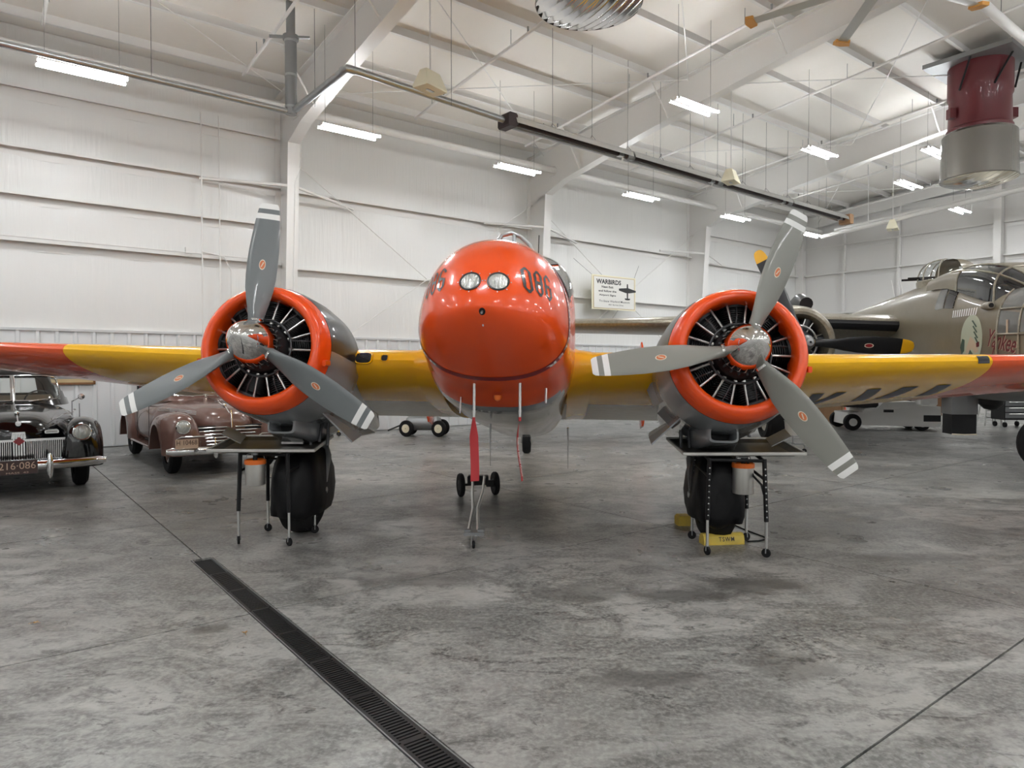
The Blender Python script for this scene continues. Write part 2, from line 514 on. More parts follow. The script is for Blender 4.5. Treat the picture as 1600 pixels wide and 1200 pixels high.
# walls
GIRTS = {-1: [6.82, 5.72, 4.85, 3.99], 0: [5.68, 3.92], 1: [5.58, 3.82], 2: [6.5, 5.45, 3.85]}
WAIN = 2.33
def insulation_mesh(w, girts, top):
    mb = MB()
    zs = [WAIN - 0.02]
    stops = sorted([WAIN] + girts + [top])
    zz = []
    for a, b in zip(stops[:-1], stops[1:]):
        for k in range(6): zz.append((a + (b - a) * k / 6, math.sin(PI * k / 6)))
    zz.append((top, 0))
    rows = []
    for z, f in zz:
        rows.append([bl(x, 0.0 + (0.035 * f + 0.012) * (0.35 + 0.65 * math.sin(PI * min(max(u, 0.0), 1.0)) ** 0.5), z) for u, x in [(q / 6, w * q / 6) for q in range(7)]])
    mb.loft(rows, 0, cap=False, close=False)
    return mb
def liner_mesh(w, h):
    pr = []
    n = 3
    for k in range(n):
        x = w * k / n; p = w / n
        pr += [(x, 0.03), (x + p * 0.70, 0.03), (x + p * 0.78, 0.062), (x + p * 0.92, 0.062)]
    pr += [(w - 0.004, 0.03)]
    a = [bl(x, y, 0.02) for x, y in pr]; b = [bl(x, y, h) for x, y in pr]
    return MB().loft([a, b], 0, cap=False, close=False)
wall_left = struct(MB().box(bl((T0 + T1) / 2, -0.1, 4.1), (T1 - T0 + 0.4, 0.2, 8.2)).build('wall_left', 'wall_plain'), 'long white insulated side wall with girts and ribbed liner')
wall_back = struct(MB().box(bl(T1 + 0.1, SW / 2, 4.8), (0.2, SW + 0.4, 9.6)).build('wall_back', 'wall_plain'), 'white insulated end wall of the hangar behind the bomber')
struct(MB().box(bl((T0 + T1) / 2, SW + 0.1, 4.1), (T1 - T0 + 0.4, 0.2, 8.2)).build('wall_right', 'wall_plain'), 'white side wall opposite the cars')
struct(MB().box(bl(T0 - 0.1, SW / 2, 4.8), (0.2, SW + 0.4, 9.6)).build('wall_front', 'wall_plain'), 'white end wall behind the camera')
bounds = [T0] + FRAMES + [T1]
ins = {}
for bi in range(len(bounds) - 1):
    t0, t1 = bounds[bi], bounds[bi + 1]
    kind = {3: 0, 4: 1, 5: 2}.get(bi - 1, -1) if bi >= 4 else -1
    kind = {4: 0, 5: 1, 6: 2}.get(bi, -1)
    gl = GIRTS[kind]
    w = (t1 - t0) / 5
    key = (kind, round(w, 3))
    for k in range(5):
        if key not in ins:
            o = insulation_mesh(w, gl, 7.95).build('insulation_panel', 'facing', wall_left, smooth=60); ins[key] = o
        else:
            o = copy_part(ins[key], wall_left)
        o.location = (t0 + w * k, 0, 0)
    for z in gl:                         # Z-girt: lip, web, lower flange
        pr = [(0.02, 0.0), (0.20, 0.0), (0.20, -0.05), (0.19, -0.05), (0.19, -0.012), (0.03, -0.012), (0.03, -0.20), (0.02, -0.20)]
        MB().prism(pr, lambda x, y: bl(t0 + 0.06, x, z + y), Vector((t1 - t0 - 0.12, 0, 0))).build('girt', 'steel_white', wall_left, smooth=0)
lw = 0.925
lp = liner_mesh(lw, WAIN).build('liner_panel', 'liner', wall_left, smooth=0)
lp.location = (T0, 0, 0)
for k in range(1, int((T1 - T0) / lw)):
    copy_part(lp, wall_left, (T0 + lw * k, 0, 0))
for k in range(int(SW / lw)):
    copy_part(lp, wall_back, (T1 - 0.0, -lw * (k + 1) + 0.0, 0), (0, 0, R(90)))
# panels and girts of the end wall
BW = 1.8
pan = insulation_mesh(BW, [6.58, 5.46, 3.85], 8.0)
first = None
for k in range(20):
    s0 = k * BW
    if first is None: first = o = pan.build('insulation_panel', 'facing', wall_back, smooth=60)
    else: o = copy_part(first, wall_back)
    o.location = (T1, -s0 - BW, 0); o.rotation_euler = (0, 0, R(90))
mb = MB().box(bl(T1 - 0.015, SW / 2, 8.8), (0.03, SW, 1.7))
mb.build('gable_panel', 'facing', wall_back)
for z in (6.58, 5.46, 3.85, 7.75):
    for a, b in ((0.3, 7.2), (7.5, 14.7), (15.0, 21.9), (22.2, 35.6)):
        MB().prism([(0.02, 0), (0.20, 0), (0.20, -0.05), (0.19, -0.05), (0.19, -0.012), (0.03, -0.012), (0.03, -0.18), (0.02, -0.18)],
                   lambda x, y: bl(T1 - x, a, z + y), Vector((0, -(b - a), 0))).build('girt', 'steel_white', wall_back, smooth=0)
for s in (7.35, 14.85, 22.05):
    MB().box(bl(T1 - 0.16, s, 4.2), (0.3, 0.22, 8.4)).build('wind_post', 'steel_white', wall_back, smooth=0)
for s in (2.0, 4.1):
    MB().box(bl(T1 - 0.1, s, 4.0), (0.14, 0.07, 7.6)).build('wall_stud', 'steel_white', wall_back, smooth=0)
struct(MB().prism([(0.0, 0), (0.075, 0), (0.085, 0.05), (0.0, 0.06)], lambda x, y: bl(T0, x, WAIN - 0.03 + y), Vector((T1 - T0, 0, 0))).build('trim_1', 'liner', smooth=0), 'white flashing capping the ribbed liner on the side wall')
struct(MB().prism([(0.0, 0), (0.075, 0), (0.085, 0.05), (0.0, 0.06)], lambda x, y: bl(T1 - x, 0.0, WAIN - 0.03 + y), Vector((0, -SW, 0))).build('trim_2', 'liner', smooth=0), 'white flashing capping the ribbed liner on the end wall')

# portal frames
def frame_mesh_parts(fr, t):
    fw = 0.13                            # half flange width
    def flange(path, name, th=0.02):
        mb = MB()
        rings = []
        for i, (s, z) in enumerate(path):
            a = Vector(path[max(i - 1, 0)]); b = Vector(path[min(i + 1, len(path) - 1)])
            d = (b - a).normalized(); n = Vector((-d.y, d.x)) * th / 2
            rings.append([bl(t - fw, s + n.x, z + n.y), bl(t + fw, s + n.x, z + n.y), bl(t + fw, s - n.x, z - n.y), bl(t - fw, s - n.x, z - n.y)])
        mb.loft(rings, 0, True)
        return mb.build(name, 'steel_white', fr, smooth=0)
    def web(poly, name):
        MB().prism(poly, lambda s, z: bl(t - 0.006, s, z), Vector((0.012, 0, 0))).build(name, 'steel_white', fr, smooth=0)
    ribs = [(0.45, 0.0), (0.86, 6.55)]
    raf = [(0.86, 6.55), (1.6, 6.8), (4.3, 7.28), (8.4, 7.86), (12.0, z_raf(12) - 0.55), (RIDGE, z_raf(RIDGE) - 0.55)]
    for mir in (False, True):
        m = (lambda p: [(SW - s, z) for s, z in p]) if mir else (lambda p: p)
        flange(m(ribs), 'column_flange')
        flange(m([(0.03, 0.0), (0.03, 7.7)]), 'column_flange')
        web(m([(0.03, 0), (0.45, 0), (0.86, 6.55), (0.86, 7.78), (0.03, 7.7)]), 'column_web')
        flange(m(raf), 'rafter_flange')
        flange(m([(0.03, 7.73), (RIDGE, z_raf(RIDGE) - 0.012)]), 'rafter_flange')
        web(m([(0.86, 6.55)] + raf[1:] + [(RIDGE, z_raf(RIDGE) - 0.02), (0.86, z_raf(0.86) - 0.02)]), 'rafter_web')
        MB().box(bl(t, (SW - 0.03 if mir else 0.03) + (-0.2 if mir else 0.2), 0.012), (0.34, 0.55, 0.024)).build('base_plate', 'steel_white', fr, smooth=0)
        web(m([(0.55, 6.56), (0.86, 6.56), (0.86, 6.54), (0.03, 6.3), (0.03, 6.32)]), 'stiffener')
        for s in (2.25, 5.25, 8.25, 11.25):   # flange braces up to the purlins
            for sg in (-1, 1):
                zb = interp([(a, b) for a, b in raf], s, 1)
                p0 = bl(t + sg * 0.1, SW - s if mir else s, zb + 0.02); p1 = bl(t + sg * 0.75, SW - s if mir else s, z_raf(s) + 0.02)
                MB().cyl(p0, p1, 0.022, seg=6).build('flange_brace', 'steel_white', fr)
names = {3: 'white steel portal frame with its column behind the left propeller', 4: 'white steel portal frame with its column behind the red nose', 5: 'white steel portal frame with its column left of the right engine'}
for k, t in enumerate(FRAMES):
    fr = bpy.data.objects.new('portal_frame', None); C.objects.link(fr)
    struct(fr, names.get(k, 'white steel portal frame near or behind the camera'))
    frame_mesh_parts(fr, t)
# half frame standing in the end wall corner
fr = bpy.data.objects.new('portal_frame', None); C.objects.link(fr)
struct(fr, 'white steel corner column and gable rafter at the end wall')
MB().box(bl(T1 - 0.2, 0.2, 3.9), (0.3, 0.3, 7.8)).build('corner_column', 'steel_white', fr, smooth=0)
for mir in (0, 1):
    pa = [(0.2, z_raf(0.2) - 0.45), (RIDGE, z_raf(RIDGE) - 0.45), (RIDGE, z_raf(RIDGE)), (0.2, z_raf(0.2))]
    if mir: pa = [(SW - s, z) for s, z in pa]
    MB().prism(pa, lambda s, z: bl(T1 - 0.34, s, z), Vector((0.14, 0, 0))).build('gable_rafter', 'steel_white', fr, smooth=0)

# eave strut tube running in front of the knees, and struts from the columns to it
def tube_obj(name, pts, r, m, label, cat, seg=10, group=None):
    o = MB().tube(pts, r, seg=seg).build(name, m)
    if cat: tag(o, label, cat, group)
    else: tag(o, label, kind='structure')
    return o
o = MB().tube([bl(T0 + 0.2, 1.15, 7.16), bl(T1 - 0.36, 1.15, 7.16)], 0.085, seg=12).build('eave_strut', 'steel_white')
struct(o, 'white round strut running the length of the side wall below the eave')
for k, t in enumerate(FRAMES):
    mb = MB().box(bl(t, 1.0, 7.16), (0.05, 0.3, 0.24)).build('strut_bracket', 'steel_white', o, smooth=0)
# cross-bracing rods on the side wall and wind struts at the columns
def bar_b(p0, p1, r, name, parent, seg=6):
    return MB().cyl(p0, p1, r, seg=seg).build(name, 'steel_white', parent)
br = bpy.data.objects.new('cross_bracing', None); C.objects.link(br); struct(br, 'thin white crossed bracing rods on the side wall')
for ta, tb in ((3.6, 10.6), (10.9, 18.0)):
    bar_b(bl(ta, 0.30, 6.3), bl(tb, 0.30, 1.5), 0.014, 'brace_rod', br)
    bar_b(bl(ta, 0.34, 1.5), bl(tb, 0.34, 6.3), 0.014, 'brace_rod', br)
for t in FRAMES[3:]:
    s = 0.45 + 0.41 * 5.2 / 6.55
    bar_b(bl(t - 0.05, s, 5.62), bl(t - 1.8, 0.2, 5.62), 0.035, 'column_brace', br)
    bar_b(bl(t + 0.05, s, 5.62), bl(t + 1.7, 0.2, 5.45), 0.035, 'column_brace', br)
rb = bpy.data.objects.new('roof_bracing', None); C.objects.link(rb); struct(rb, 'thin white crossed bracing rods under the roof purlins')
for k in range(2, 6):
    ta = FRAMES[k] + 0.2; tb = (FRAMES + [T1])[k + 1] - 0.3
    for sa, sb in ((1.0, 6.0), (6.0, 11.0), (11.0, 16.0)):
        bar_b(bl(ta, sa, z_raf(sa) - 0.25), bl(tb, sb, z_raf(sb) - 0.25), 0.012, 'brace_rod', rb)
        bar_b(bl(ta, sb, z_raf(sb) - 0.29), bl(tb, sa, z_raf(sa) - 0.29), 0.012, 'brace_rod', rb)

# sprinkler lines: branch pipes up the slope at mid-bay, one main along the hall
sp = bpy.data.objects.new('sprinkler_pipework', None); C.objects.link(sp)
bplace(sp); tag(sp, 'white sprinkler pipes with small upright heads under the roof', 'pipework')
bt = []
for t in FRAMES[1:] + [T1]:
    bt += [t - 4.6, t - 1.2]
for t in bt:
    MB().tube([bl(t, 1.3, z_raf(1.3) - 0.30), bl(t, 17.5, z_raf(17.5) - 0.30)], 0.032, seg=8).build('branch_pipe', 'steel_white', sp)
    for s in (2.6, 5.6, 8.6, 11.6, 14.6):
        if -2 < t:
            MB().cyl(bl(t, s, z_raf(s) - 0.28), bl(t, s, z_raf(s) - 0.17), 0.016, 0.022, seg=6).build('sprinkler_head', 'galv_dark', sp)
            MB().cyl(bl(t + 0.05, s - 0.6, z_raf(s) - 0.30), bl(t + 0.05, s - 0.6, z_raf(s) + 0.02), 0.007, seg=5).build('pipe_hanger', 'galv_dark', sp)
MB().tube([bl(T0 + 1, 11.3, 7.95), bl(T1 - 0.5, 11.3, 7.95)], 0.085, seg=12).build('main_pipe', 'steel_white', sp)
MB().tube([bl(T1 - 4.5, 3.4, 6.15), bl(T1 - 4.5, 9.2, 6.6), bl(T1 - 4.5, 16, 7.0)], 0.07, seg=10).build('cross_main', 'steel_white', sp)
MB().tube([bl(T1 - 3.6, 3.4, 6.5), bl(T1 - 3.6, 9.2, 6.9), bl(T1 - 3.6, 16, 7.3)], 0.05, seg=10).build('cross_main', 'steel_white', sp)
for s in (5.0, 8.0, 11.0):
    MB().cyl(bl(T1 - 4.5, s, 6.2), bl(T1 - 4.5, s, z_raf(s)), 0.012, seg=5).build('pipe_hanger', 'steel_white', sp)

# trench drain
dr = thing('trench_drain', 'black slotted trench drain set into the concrete beside the left wing', 'drain', B(-0.745, (DR_S0 + DR_S1) / 2, -0.02), BANG)
LN = DR_S1 - DR_S0
MB().box((0, 0, 0.002), (0.15, LN, 0.006)).build('channel', 'void', dr, smooth=0)
for sx in (-1, 1):
    MB().box((sx * 0.0765, 0, 0.0105), (0.007, LN - 0.004, 0.021)).build('edge_rail', 'galv_dark', dr, smooth=0)
gl_ = 0.505
gm = MB()
for sx in (-1, 1): gm.box((sx * 0.063, 0, 0.012), (0.018, gl_ - 0.008, 0.014))
nb = 20
for k in range(nb + 1):
    gm.box((0, -gl_ / 2 + 0.008 + (gl_ - 0.016) * k / nb, 0.012), (0.112, 0.0125 if 0 < k < nb else 0.018, 0.014))
grate = gm.build('grate', 'grate', dr, smooth=0)
ng = int(LN / gl_)
for k in range(ng):
    y = -LN / 2 + gl_ * (k + 0.5)
    o = grate if k == 0 else copy_part(grate, dr)
    o.location = (0, y, 0.0)

# LED twin-tube fixtures
def light_fixture():
    r = thing('led_fixture', '', 'light')
    MB().cbox((0, 0, 0.02), (0.10, 1.2, 0.06), 0.015, rot=Matrix.Rotation(R(90), 3, 'Z')).build('housing', 'lamp_white', r, smooth=0)
    for sx in (-1, 1):
        tb = MB().cyl((-0.60, sx * 0.115, -0.012), (0.60, sx * 0.115, -0.012), 0.022, seg=6).build('led_tube', 'led', r)
        for e in (-1, 1):
            MB().box((e * 0.61, sx * 0.115, -0.004), (0.02, 0.05, 0.05)).build('lamp_holder', 'lamp_white', tb, smooth=0)
        ld = bpy.data.lights.new('led_glow', 'AREA')
        ld.shape = 'RECTANGLE'; ld.size = 1.18; ld.size_y = 0.04; ld.energy = LAMP_WATTS; ld.color = (0.965, 0.985, 1.0)
        lo = bpy.data.objects.new('led_glow', ld); C.objects.link(lo); lo.parent = r; lo.location = (0, sx * 0.115, -0.036)
    return r
fx = light_fixture()
spots = []
row1 = [(-0.7, 2.0), (4.18, 2.0), (8.75, 2.0), (13.4, 2.0), (18.1, 2.0), (22.96, 2.0)]
lab1 = ['twin-tube lit LED fixture above the parked black car, leftmost in the hall', 'twin-tube lit LED fixture just right of the column behind the left propeller', 'twin-tube lit LED fixture in front of the column behind the red nose',
        'twin-tube lit LED fixture above the WARBIRDS sign', 'twin-tube lit LED fixture by the column left of the grey upright propeller blade', 'twin-tube lit LED fixture nearest the far corner of the hangar']
for (t, s), lb in zip(row1, lab1):
    p = B(t, s, 6.66); e = Vector((0, 0, CAM_H))
    p = e + (p - e) * 0.914
    spots.append((*to_ts(p), p.z, lb))
spots += [(8.95, 7.35, 6.7, 'twin-tube lit LED fixture high in the middle, below the ceiling fan'), (13.65, 7.35, 6.7, 'twin-tube lit LED fixture left of the maroon ceiling unit, over the bomber engine'),
          (18.4, 7.35, 6.7, 'twin-tube lit LED fixture hidden behind the maroon ceiling unit'), (23.0, 7.0, 6.7, 'twin-tube lit LED fixture at the right edge before the end wall'),
          (*to_ts(at(1462, 238, 18.0)), at(1462, 238, 18.0).z, 'twin-tube lit LED fixture half hidden by the maroon ceiling unit')]
OFF = 'twin-tube LED fixture outside the picture, behind or above the camera'
for t in (-5.2, -9.5, -13.8): spots.append((t, 3.2, 6.22, OFF))
for t in (-1.2, -6.0, -10.7, -15.4): spots.append((t, 7.35, 6.7, OFF))
for s in (12.8, 18.2, 23.6, 29.0, 34.0):
    for k in range(9): spots.append((-14.8 + 4.7 * k, s, 6.7, OFF))
fixtures = [fx] + [copy_tree(fx) for _ in spots[1:]]
for r, (t, s, z, lb) in zip(fixtures, spots):
    place(r, B(t, s, z), BANG)
    r['label'] = lb
    if lb == OFF: r['group'] = 'unseen hangar lights'
    # two suspension wires up to the purlins, real length at this spot
    L_ = z_raf(s) + 0.10 - z - 0.06
    for e in ((-1, 1) if lb != OFF else ()):
        MB().cyl((e * 0.5, 0, 0.05), (e * 0.5, 0, 0.06 + L_), 0.0035, seg=4).build('suspension_wire', 'wire', r)

# galvanised flue, elbows and the radiant tube heater along the hall
ZP = 6.3
def bw(pts): return [B(*p) for p in pts]
def on_z(px, py, z):
    p = ground(px, py, z); t, s = to_ts(p); return (t, s, z)
hp = on_z(455, 172, 6.3)
HS = 5.4
flue = thing('flue_pipe', 'galvanised flue pipe with elbow and vertical riser by the first column', 'pipe', B(hp[0], hp[1], ZP), BANG)
fl = lambda pts: [Vector((t - hp[0], -(s - hp[1]), z - ZP)) for t, s, z in pts]
e2 = on_z(542, 107, 6.62)
e3 = on_z(795, 190, 6.3)
MB().tube(fl([(hp[0], hp[1], 6.22), (hp[0], hp[1], 6.9), (hp[0], hp[1], 7.6)]), 0.105, seg=16).build('riser', 'galv_dark', flue)
for dz in (0.05, 0.62, 1.24):
    MB().cyl(Vector((0, 0, dz - 0.02)), Vector((0, 0, dz + 0.02)), 0.113, seg=16).build('collar', 'galv', flue)
MB().cyl(Vector((0, 0, 1.26)), Vector((0, 0, 1.34)), 0.14, seg=16).build('storm_collar', 'galv_dark', flue)
MB().cyl(Vector((-0.35, 0.12, 1.28)), Vector((0.32, -0.1, 1.36)), 0.03, seg=8).build('support_bar', 'galv_dark', flue)
MB().cyl(Vector((0, 0, 1.3)), Vector((0, 0, z_raf(hp[1]) + 0.2 - ZP)), 0.08, seg=12).build('vent_stub', 'galv_dark', flue)
MB().tube(fl([(hp[0] + 0.0, hp[1], 6.30), (hp[0] + 0.05, hp[1] + 0.1, 6.3), e2]), 0.062, seg=12).build('inclined_run', 'galv', flue)
MB().tube(fl([e2, (e2[0] + 0.06, e2[1] + 0.02, e2[2]), (e3[0], e3[1], 6.3)]), 0.062, seg=12).build('level_run', 'galv', flue)
sw = MB().tube(fl([(e2[0] - 0.03, e2[1] - 0.12, e2[2] - 0.01), (e2[0], e2[1], e2[2]), (e2[0] + 0.14, e2[1] + 0.02, e2[2] - 0.01)]), 0.07, seg=12).build('elbow', 'galv', flue)
p_l = on_z(0, 62, 6.3)
MB().tube(fl([(p_l[0] - 6, p_l[1], 6.3), (hp[0], hp[1], 6.26)]), 0.055, seg=12).build('level_run', 'galv', flue)
for t, s, z in ((e2[0] + 0.15, e2[1], e2[2]), (hp[0] - 2.3, hp[1], 6.3), (hp[0] + 0.35, hp[1] + 0.25, 6.36), (e3[0] - 1.3, e3[1], 6.3)):
    a, b = fl([(t, s, z), (t, s, z_deck(s))])
    MB().cyl(a, b, 0.006, seg=5).build('hanger_wire', 'wire', flue)
he = on_z(1318, 342, 6.3)
hs, hcs = (e3[0], e3[1]), (he[0], he[1])
heater = thing('tube_heater', 'long dark radiant tube heater with reflector hung below the roof', 'heater', B(e3[0], e3[1], 6.3), 0)
a = Vector((0, 0, 0)); b_ = B(he[0], he[1], 6.3) - B(e3[0], e3[1], 6.3)
ud = b_.normalized(); vd = Vector((-ud.y, ud.x, 0))
MB().cyl(a, b_, 0.055, seg=14).build('radiant_tube', 'tube_dark', heater)
rf = [(-0.19, -0.05), (-0.16, 0.05), (-0.07, 0.115), (0.07, 0.115), (0.16, 0.05), (0.19, -0.05), (0.185, -0.05), (0.155, 0.046), (0.068, 0.108), (-0.068, 0.108), (-0.155, 0.046), (-0.185, -0.05)]
seg_n = 4
for k in range(seg_n):
    q0 = b_ * (k / seg_n) + ud * 0.06; q1 = b_ * ((k + 1) / seg_n)
    MB().loft([[q + vd * x + Vector((0, 0, z)) for x, z in rf] for q in (q0, q1)], 0, True).build('reflector', 'alu', heater, smooth=0)
    MB().cyl(q0 - ud * 0.1, q0 + ud * 0.12, 0.075, seg=14).build('coupling', 'galv_dark', heater)
    MB().box(q1 - ud * 0.25 + Vector((0, 0, -0.01)), (0.14, 0.12, 0.10), rot=Matrix.Rotation(math.atan2(ud.y, ud.x), 3, 'Z')).build('tube_clamp', 'galv', heater, smooth=0)
MB().cbox(Vector((-0.02, 0, 0.0)), (0.22, 0.34, 0.26), 0.03, rot=Matrix.Rotation(math.atan2(ud.y, ud.x), 3, 'Z')).build('end_box', 'tube_dark', heater, smooth=0)
MB().cbox(b_ + ud * 0.18, (0.24, 0.36, 0.30), 0.03, rot=Matrix.Rotation(math.atan2(ud.y, ud.x), 3, 'Z')).build('burner_box', 'wood', heater, smooth=0, label='copper coloured burner box')
for k in range(1, 12):
    q = b_ * (k / 12)
    t, s = to_ts(q + heater.location)
    MB().cyl(q + Vector((0, 0, 0.11)), q + Vector((0, 0, z_deck(s) - 6.3)), 0.005, seg=5).build('hanger_wire', 'wire', heater)
    MB().tube([q - vd * 0.1 + Vector((0, 0, 0.1)), q + Vector((0, 0, 0.22)), q + vd * 0.1 + Vector((0, 0, 0.1))], 0.005, seg=5).build('hanger_hook', 'wire', heater)

# cream pendant boxes on white rods
def pendant(px, py, z, lb):
    p = ground(px, py, z); t, s = to_ts(p)
    r = thing('pendant_box', lb, 'pendant', p, BANG + R(18), 'cream pendant boxes')
    bot = [(-0.25, -0.16), (0.25, -0.16), (0.25, 0.16), (-0.25, 0.16)]
    top = [(-0.17, -0.07), (0.17, -0.07), (0.17, 0.07), (-0.17, 0.07)]
    MB().loft([[Vector((x, y, -0.16)) for x, y in bot], [Vector((x, y, -0.13)) for x, y in bot], [Vector((x, y, 0.14)) for x, y in top]], 0, True).build('housing', 'cream', r, smooth=0)
    MB().box((0, 0, -0.165), (0.16, 0.05, 0.012)).build('latch', 'galv', r, smooth=0)
    MB().cyl((0, 0, 0.13), (0, 0, z_deck(s) - z), 0.013, seg=8).build('drop_rod', 'steel_white', r)
pendant(672, 126, 6.35, 'cream trapezoid box on a white rod nearest the camera, above the flue pipe')
pendant(1142, 275, 6.25, 'cream trapezoid box on a white rod over the heater tube, above the right engine')
pendant(1395, 351, 6.15, 'cream trapezoid box on a white rod farthest away, above the bomber turret')

# maroon ceiling units with ribbed lower shroud
def air_unit(loc, rad, zt, lb, hs=0.64):
    r = thing('air_unit', lb, 'air unit', loc)
    h = zt - loc[2]
    MB().lathe([(hs - 0.02, rad * 0.80), (hs + 0.08, rad * 0.86), (hs + 0.14, rad * 0.86), (hs + 0.16, rad * 0.82), (h * 0.62, rad * 0.80), (h * 0.64, rad * 0.84), (h - 0.30, rad * 0.84)], axis=(0, 0, 1), seg=40).build('drum', 'maroon', r)
    MB().lathe([(-0.02, rad), (0.0, rad * 1.02), (0.05, rad), (hs, rad * 0.97), (hs + 0.06, rad * 0.90), (hs + 0.02, rad * 0.8)], axis=(0, 0, 1), seg=48).build('shroud', 'shroud', r)
    # corrugated bottom bowl
    mb = MB(); n = 44
    rows = []
    for i in range(n + 1):
        x = -1 + 2 * i / n
        row = []
        for j in range(13):
            y = (-1 + 2 * j / 12) * math.sqrt(max(1e-4, 1 - x * x))
            rr = min(1, math.hypot(x, y))
            row.append(Vector((x * rad, y * rad, -0.16 * (1 - rr ** 2.2) + (0.022 if i % 4 < 2 else -0.022) * (1 if abs(x) < 0.97 else 0))))
        rows.append(row)
    mb.loft(rows, 0, cap=False, close=False)
    mb.xf(lambda v: Matrix.Rotation(R(28), 3, 'Z') @ v)
    mb.build('corrugated_bowl', 'chromeb', r, smooth=50)
    MB().box((0, 0, h - 0.32), (rad * 2.3, rad * 2.3, 0.10), rot=Matrix.Rotation(BANG, 3, 'Z')).build('roof_curb', 'galv_dark', r, smooth=0)
    for k in range(3):
        a = R(200 + 60 * k)
        MB().cyl((rad * 0.86 * math.cos(a), rad * 0.86 * math.sin(a), h * 0.66), (rad * 1.05 * math.cos(a + 0.4), rad * 1.05 * math.sin(a + 0.4), h - 0.36), 0.022, seg=6).build('stay', 'black', r)
    for a in (R(185), R(350)):
        MB().box((rad * 0.9 * math.cos(a), rad * 0.9 * math.sin(a), h * 0.5), (0.14, 0.16, 0.22)).build('motor_box', 'maroon', r, smooth=0)
    return r
p = at(1529, 280, 16.0)
t_, s_ = to_ts(p)
air_unit(p, 0.765, z_deck(s_), 'maroon drum-shaped ceiling unit with grey ribbed shroud, upper right', 1.0)
p = at(920, 6, 10.6)
t_, s_ = to_ts(p)
air_unit(p, 0.80, z_deck(s_), 'ceiling unit seen from below with corrugated metal bowl, top centre')

# six-blade ceiling fan with orange tips
fp = Vector((5.5, 10.3, 7.3))
fan = thing('overhead_fan', 'large six-blade ceiling fan with grey blades and orange tips at the top right', 'ceiling fan', fp)
t_, s_ = to_ts(fp)
MB().cyl((0, 0, 0.15), (0, 0, z_deck(s_) - 7.3), 0.05, seg=12).build('down_rod', 'steel_white', fan)
MB().lathe([(-0.15, 0.02), (-0.14, 0.17), (0.0, 0.22), (0.12, 0.2), (0.2, 0.08)], axis=(0, 0, 1), seg=24).build('motor_hub', 'alu', fan)
a0 = math.atan2(12.16 - 10.3, 5.77 - 5.5)
for k in range(6):
    an = a0 + k * PI / 3
    rot = Matrix.Rotation(an, 3, 'Z') @ Matrix.Rotation(R(8), 3, 'X')
    mb = MB()
    rings = []
    for r_ in (0.18, 0.5, 1.2, 1.94):
        c = 0.085
        rings.append([rot @ Vector((r_, y, z)) for y, z in ((-c, -0.006), (-c * 0.3, 0.012), (c * 0.4, 0.014), (c, 0.0), (c * 0.4, -0.006), (-c * 0.3, -0.008))])
    bl_ = mb.loft(rings, 0, True).build('fan_blade', 'alu', fan)
    MB().prism([(1.92, -0.12), (2.04, -0.15), (2.08, 0.0), (2.04, 0.13), (1.92, 0.11)], lambda x, y: rot @ Vector((x, y, -0.03)), rot @ Vector((0, 0, 0.055))).build('blade_tip', 'fan_tip', bl_, smooth=0)

# conduits and junction boxes on the side wall
cd = bpy.data.objects.new('conduit_run', None); C.objects.link(cd); bplace(cd)
tag(cd, 'white electrical conduits clipped to the side wall left of the first column', 'conduit')
for px in (315, 343):
    q = on_wall(px, 300, 0.24); t, s = to_ts(q)
    MB().cyl(bl(t, 0.24, 0.1), bl(t, 0.24, 7.0), 0.016, seg=8).build('riser_conduit', 'steel_white', cd)
MB().cyl(bl(T0 + 1, 0.225, 3.99 + 0.03), bl(3.0, 0.225, 3.99 + 0.03), 0.016, seg=8).build('girt_conduit', 'steel_white', cd)
MB().tube([bl(1.6, 0.26, 4.06), bl(2.05, 0.26, 4.0), bl(2.2, 0.26, 3.7), bl(2.2, 0.26, 0.6)], 0.014, seg=8).build('drop_conduit', 'steel_white', cd)
MB().box(bl(1.35, 0.24, 4.06), (0.14, 0.08, 0.12)).build('junction_box', 'steel_white', cd, smooth=0)
MB().tube([bl(3.55, 0.88, 6.6), bl(3.55, 0.82, 6.1), bl(3.42, 0.83, 5.7), bl(3.42, 0.5, 0.5)], 0.014, seg=8).build('column_conduit', 'steel_white', cd)
# ================================================================== the red-nosed twin-engine aircraft
PLANE = Vector((-0.075, 6.58, 0))
YAW = -R(4.0)
AP = R(11.0)
ROLL = R(0.8)                            # stands a little low on one leg
def pit(x, y, z):                        # level aircraft axes (prop plane / thrust line origin) -> ground axes
    x, z = x * math.cos(ROLL) + z * math.sin(ROLL), z * math.cos(ROLL) - x * math.sin(ROLL)
    return Vector((x, -1.08 + y * math.cos(AP) + z * math.sin(AP), 1.77 - y * math.sin(AP) + z * math.cos(AP)))
def pv(v): return pit(v[0], v[1], v[2])
ac = thing('twin_engine_aircraft', 'red-nosed yellow-winged twin-engine propeller aircraft facing the camera', 'airplane', PLANE, YAW)

